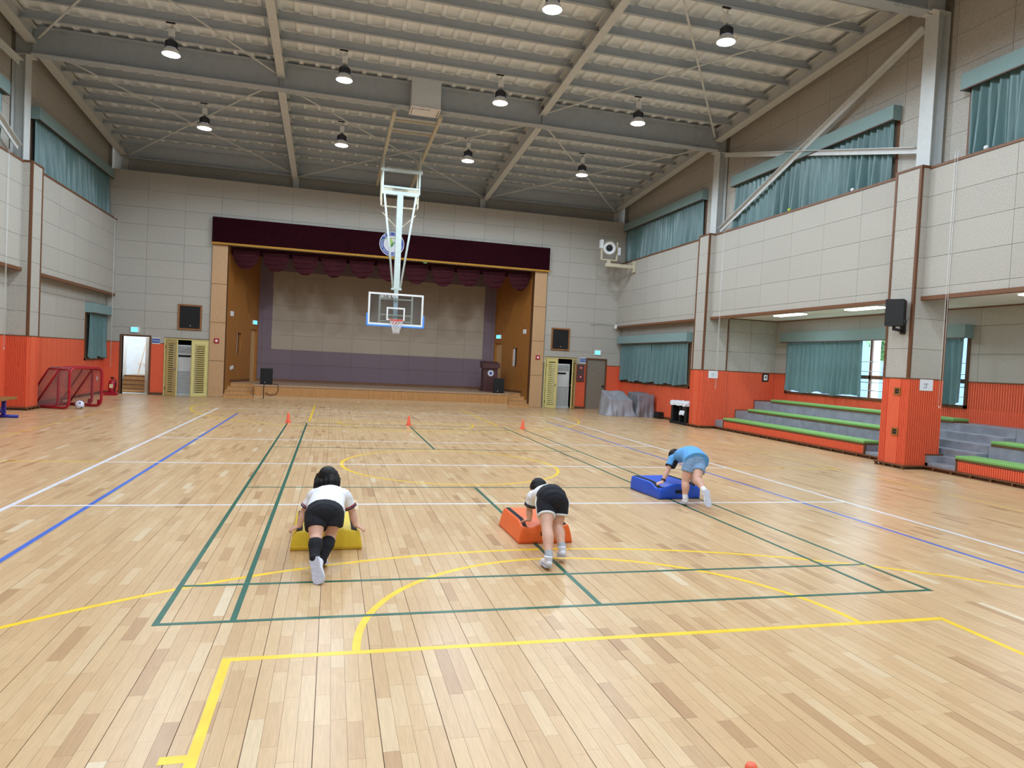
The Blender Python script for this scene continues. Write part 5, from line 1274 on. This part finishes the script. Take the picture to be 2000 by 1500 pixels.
def student(label, J, opt):
    """J: joints; opt: clothing. The body is one skin mesh, the clothes are its children."""
    hd, fc = V(J['head']), V(J['face']); SIDE = V(J['shR'])-V(J['shL']); r = opt.get('hr', .088)
    mb = MB(); pel, wai, che, shc, nk = [V(J[k]) for k in ('pelvis', 'waist', 'chest', 'shc', 'neck')]
    loft(mb, [pel, wai, che, shc], [.105, .10, .115, .11], [.085, .078, .085, .065], SIDE)
    limb(mb, [shc, nk, lerp(nk, hd, .7)], [.045, .040, .038])
    upv = (hd-nk).normalized(); f, u, s, R = headmesh(mb, hd, fc, J.get('up', upv), r)
    for sd in 'LR':
        sh, el, wr_ = V(J['sh'+sd]), V(J['el'+sd]), V(J['wr'+sd])
        limb(mb, [lerp(shc, sh, .5), sh, lerp(sh, el, .5), el, lerp(el, wr_, .35), wr_], [.05, .047, .039, .033, .034, .0225])
        hand(mb, wr_, J['hf'+sd], J['hu'+sd], J['ht'+sd], J.get('curl', .6), .98)
        hp, kn, an = V(J['hip'+sd]), V(J['kn'+sd]), V(J['an'+sd])
        cb = lerp(kn, an, .3)+V(J.get('calf'+sd, (0, -.012, 0)))
        limb(mb, [hp, lerp(hp, kn, .5), kn, cb, lerp(kn, an, .72), an], [.078, .066, .050, .053, .038, .031])
    body = blob('person', mb, .0042, skin, None, 4); tag(body, label, 'person', 'students pushing mats')
    face_parts(body, hd, f, u, s, R, r)
    # shirt
    mb = MB(); hem = V(J.get('hem', lerp(wai, pel, .35)))
    sr = opt['shirt_r']
    loft(mb, [hem, wai, che, shc, lerp(shc, nk, .8)], [sr[0], sr[1], sr[2], sr[3], .055], [sr[4], sr[5], sr[6], sr[7], .052], SIDE, 24, flat=(True, False))
    for sd in 'LR':
        sh, el = V(J['sh'+sd]), V(J['el'+sd]); e_ = lerp(sh, el, opt.get('sleeve', .72)); st_ = lerp(shc, sh, .45)
        limb(mb, [st_, sh, lerp(sh, e_, .5), e_], [.062, .064, .060, .062], flat=(False, True))
    sh_o = blob('shirt', mb, .0058, opt['shirt'], body, 5, .012)
    for sd in 'LR':
        sh, el = V(J['sh'+sd]), V(J['el'+sd]); e_ = lerp(sh, el, opt.get('sleeve', .72)); d = (el-sh).normalized()
        for q, m_ in enumerate(opt.get('cuffs', ())):
            c0 = e_-d*(.002+.011*q*1.4); limb(MB_ := MB(), [c0-d*.006, c0+d*.006], [.0645, .0645], flat=(True, True)); MB_.build('sleeve_stripe', m_, sh_o, True, True)
    # shorts
    mb = MB(); pr = opt['shorts_r']; top = V(J.get('stop', lerp(pel, wai, .75)))
    loft(mb, [lerp(pel, top, -.35), pel, top], [pr[0]*.92, pr[0], pr[1]], [pr[2]*.92, pr[2], pr[3]], SIDE, 24, flat=(False, True))
    for sd in 'LR':
        hp, hm = V(J['hip'+sd]), V(J['hem'+sd]); limb(mb, [lerp(pel, hp, .7), hp, lerp(hp, hm, .6), hm], [pr[2]*.8, pr[4], pr[4]*1.0, pr[5]], 18, flat=(False, True))
    so = blob('shorts', mb, .0058, opt['shorts'], body, 5, .010)
    if opt.get('hem_trim'):
        for sd in 'LR':
            hp, hm = V(J['hip'+sd]), V(J['hem'+sd]); d = (hm-hp).normalized(); limb(MB_ := MB(), [hm-d*.013, hm+d*.002], [pr[5]+.005]*2, 24, flat=(True, True)); MB_.build('hem_trim', opt['hem_trim'], so, True, True)
            out = SIDE.normalized()*(1 if sd == 'R' else -1)
            MB().tube([lerp(pel, top, .6)+out*(pr[1]+.004), hp+out*(pr[4]*1.0+.012), hm+out*(pr[5]+.004)], .006, 6).build('side_piping', opt['hem_trim'], so, True)
    # socks and shoes
    for sd in 'LR':
        kn, an = V(J['kn'+sd]), V(J['an'+sd]); t0 = opt.get('sock', .8); hl = V(J['heel'+sd]); cb = lerp(kn, an, .3)+V(J.get('calf'+sd, (0, -.012, 0)))
        mb = MB()
        if t0 < .5: limb(mb, [lerp(kn, an, t0), lerp(cb, an, .12), lerp(kn, an, .72), an, lerp(an, hl, .5)], [.055, .0575, .0435, .036, .036], flat=(True, False))
        else: limb(mb, [lerp(kn, an, t0), an, lerp(an, hl, .3)], [.0375, .0345, .028], flat=(True, False))
        blob('sock', mb, .005, opt['sockm'], body, 3)
        shoe(body, hl, J['toe'+sd], J['sup'+sd], opt.get('sw', .041), opt.get('shoe_h', .066))
    # hair
    mb = MB()
    mb.ell(hd+u*.020-f*.010, r*1.02, r*1.10, r*1.08, 24, 16, R); mb.ell(hd-f*r*.45-u*r*.15, r*.92, r*.66, r*.98, 20, 14, R)
    for a, b, rr in opt.get('locks', ()): limb(mb, [hd+s*a[0]+f*a[1]+u*a[2], hd+s*(a[0]+b[0])/2*1.08+f*(a[1]+b[1])/2+u*(a[2]+b[2])/2, hd+s*b[0]+f*b[1]+u*b[2]], [rr, rr*.95, rr*.35])
    ho = blob('hair', mb, .005, hairm, body, 2, .012)
    if opt.get('glasses'):
        g = MB(); 
        for sg in (-1, 1):
            cc = hd+f*r*1.02+s*sg*r*.38+u*r*.06; g.tube([cc+s*.025*math.cos(2*math.pi*q/14)+u*.02*math.sin(2*math.pi*q/14) for q in range(14)], .0022, 6, True)
            g.tube([cc+s*sg*.025, hd+f*r*.9+s*sg*r*.98+u*r*.08, hd+s*sg*r*1.0+u*r*.05], .0024, 6)
        g.tube([hd+f*r*1.04+s*.012+u*r*.08, hd+f*r*1.04-s*.012+u*r*.08], .0022, 6); g.build('glasses', black, body, True)
    return body, (f, u, s, hd)

S1 = dict(pelvis=(-2.02, 1.22, .447), waist=(-2.012, 1.37, .455), chest=(-1.995, 1.60, .485), shc=(-1.985, 1.73, .505), neck=(-1.987, 1.80, .525), head=(-2.0, 1.935, .60), face=(.45, .75, -.35), up=(0, .45, .8),
    hem=(-2.015, 1.225, .435), stop=(-2.015, 1.32, .445),
    shL=(-2.11, 1.73, .485), shR=(-1.855, 1.73, .48), elL=(-2.205, 1.74, .33), elR=(-1.775, 1.74, .33), wrL=(-2.235, 1.68, .222), wrR=(-1.745, 1.68, .222),
    hfL=(-.75, -.1, -.35), huL=(-.3, -.2, 1), htL=1, hfR=(.75, -.1, -.35), huR=(.3, -.2, 1), htR=-1, curl=.45,
    hipL=(-2.09, 1.21, .43), hipR=(-1.95, 1.21, .43), hemL=(-2.085, 1.125, .325), hemR=(-1.955, 1.17, .33),
    knL=(-2.08, 1.05, .275), knR=(-1.968, 1.20, .245), anL=(-2.085, .84, .165), anR=(-2.02, 1.05, .105),
    heelL=(-2.088, .805, .178), toeL=(-2.036, .690, .012), supL=(0, .85, .5), heelR=(-2.028, 1.025, .062), toeR=(-2.02, 1.215, .012), supR=(0, .2, 1), calfL=(0, -.012, .012), calfR=(0, -.012, .0))
student('student with long black hair in a white shirt, black shorts and black knee socks', S1,
    dict(shirt=shirtw, shirt_r=(.165, .155, .150, .140, .118, .108, .102, .080), cuffs=(M('navy_stripe', (40, 40, 70), .9), M('dark_red_stripe', (150, 50, 60), .9)), shorts=blackfab, shorts_r=(.156, .146, .108, .088, .094, .088), sock=.16, sockm=M('black_sock', (24, 26, 34), .9, .15, 60), sw=.046, shoe_h=.046, glasses=True, hr=.092,
    locks=[((s_, -.03, .04), (s_*1.25, -.055, -.13-.02*math.sin(k*2.1)), .026) for k, s_ in enumerate((-.085, -.065, -.045, -.02, .0, .02, .045, .065, .085))]+[((s_, -.06, -.02), (s_*1.1, -.10, -.10), .04) for s_ in (-.06, -.02, .02, .06)]+[((-.07, .02, .03), (-.125, -.03, -.17), .024), ((.08, .02, .02), (.105, .0, -.10), .022)]))
S2 = dict(pelvis=(.015, 1.33, .535), waist=(.03, 1.46, .545), chest=(.045, 1.64, .505), shc=(.065, 1.76, .475), neck=(.07, 1.83, .475), head=(.075, 1.955, .505), face=(-.05, .55, -.85), up=(0, .9, .45),
    hem=(.02, 1.40, .545), stop=(.022, 1.42, .55),
    shL=(-.035, 1.76, .47), shR=(.165, 1.76, .48), elL=(-.06, 1.79, .33), elR=(.235, 1.80, .34), wrL=(-.062, 1.765, .235), wrR=(.245, 1.77, .235),
    hfL=(-.55, .5, -.28), huL=(0, .2, 1), htL=1, hfR=(-.2, -.4, -.6), huR=(0, .6, 1), htR=-1, curl=.45,
    hipL=(-.045, 1.325, .50), hipR=(.085, 1.325, .50), hemL=(-.066, 1.218, .390), hemR=(.075, 1.288, .380),
    knL=(-.088, 1.12, .305), knR=(.062, 1.27, .29), anL=(-.128, .90, .110), anR=(.050, 1.07, .135),
    heelL=(-.138, .86, .035), toeL=(-.130, 1.045, .022), supL=(0, 0, 1), heelR=(.042, 1.03, .072), toeR=(.085, 1.20, .030), supR=(0, .2, 1), calfL=(0, -.014, .0), calfR=(0, -.014, .0))
student('student with short black hair in a white shirt and black shorts edged in white', S2,
    dict(shirt=shirtw, shirt_r=(.138, .132, .128, .115, .105, .100, .095, .074), cuffs=(blackfab, blackfab), shorts=blackfab, shorts_r=(.140, .132, .118, .112, .088, .080), hem_trim=whitep, sock=.82, sockm=sockg, hr=.084))
S3 = dict(pelvis=(2.745, 3.55, .605), waist=(2.77, 3.68, .640), chest=(2.775, 3.88, .615), shc=(2.785, 4.02, .565), neck=(2.785, 4.09, .55), head=(2.80, 4.20, .545), face=(-.15, .45, -.85), up=(.0, .9, .35),
    hem=(2.735, 3.475, .575), stop=(2.755, 3.62, .62),
    shL=(2.675, 4.02, .535), shR=(2.885, 4.02, .55), elL=(2.578, 3.975, .375), elR=(2.955, 4.0, .37), wrL=(2.485, 3.925, .232), wrR=(2.955, 3.96, .235),
    hfL=(-.85, -.1, -.25), huL=(-.2, -.1, 1), htL=-1, hfR=(.5, -.3, -.5), huR=(0, 0, 1), htR=-1, curl=.35,
    hipL=(2.665, 3.53, .565), hipR=(2.80, 3.53, .565), hemL=(2.632, 3.52, .435), hemR=(2.732, 3.42, .450),
    knL=(2.60, 3.51, .305), knR=(2.672, 3.33, .355), anL=(2.572, 3.44, .100), anR=(2.640, 3.09, .270),
    heelL=(2.570, 3.415, .030), toeL=(2.635, 3.575, .018), supL=(0, 0, 1), heelR=(2.650, 3.045, .285), toeR=(2.640, 2.965, .085), supR=(.05, .9, .3), calfL=(0, -.012, .0), calfR=(0, -.008, .014))
b3, _ = student('student in a light blue shirt and denim shorts with one foot kicked up', S3,
    dict(shirt=shirtb, shirt_r=(.172, .155, .138, .122, .142, .122, .105, .080), sleeve=.62, cuffs=(blackfab,), shorts=denim, shorts_r=(.138, .130, .112, .106, .090, .086), sock=.80, sockm=shirtw, hr=.086))
wm = MB(); wv = lerp(S3['elL'], S3['wrL'], .86); d = (V(S3['wrL'])-V(S3['elL'])).normalized(); limb(wm, [wv-d*.011, wv+d*.011], [.031, .031], flat=(True, True)); wm.build('wrist_band', black, b3, True, True)
up_ = MB(); limb(up_, [lerp(S3['shL'], S3['elL'], -.1)+V((.03, -.03, .0)), lerp(S3['shL'], S3['elL'], .55)+V((.028, -.03, 0))], [.045, .045]); blob('black_sleeve_panel', up_, .006, blackfab, b3, 3)
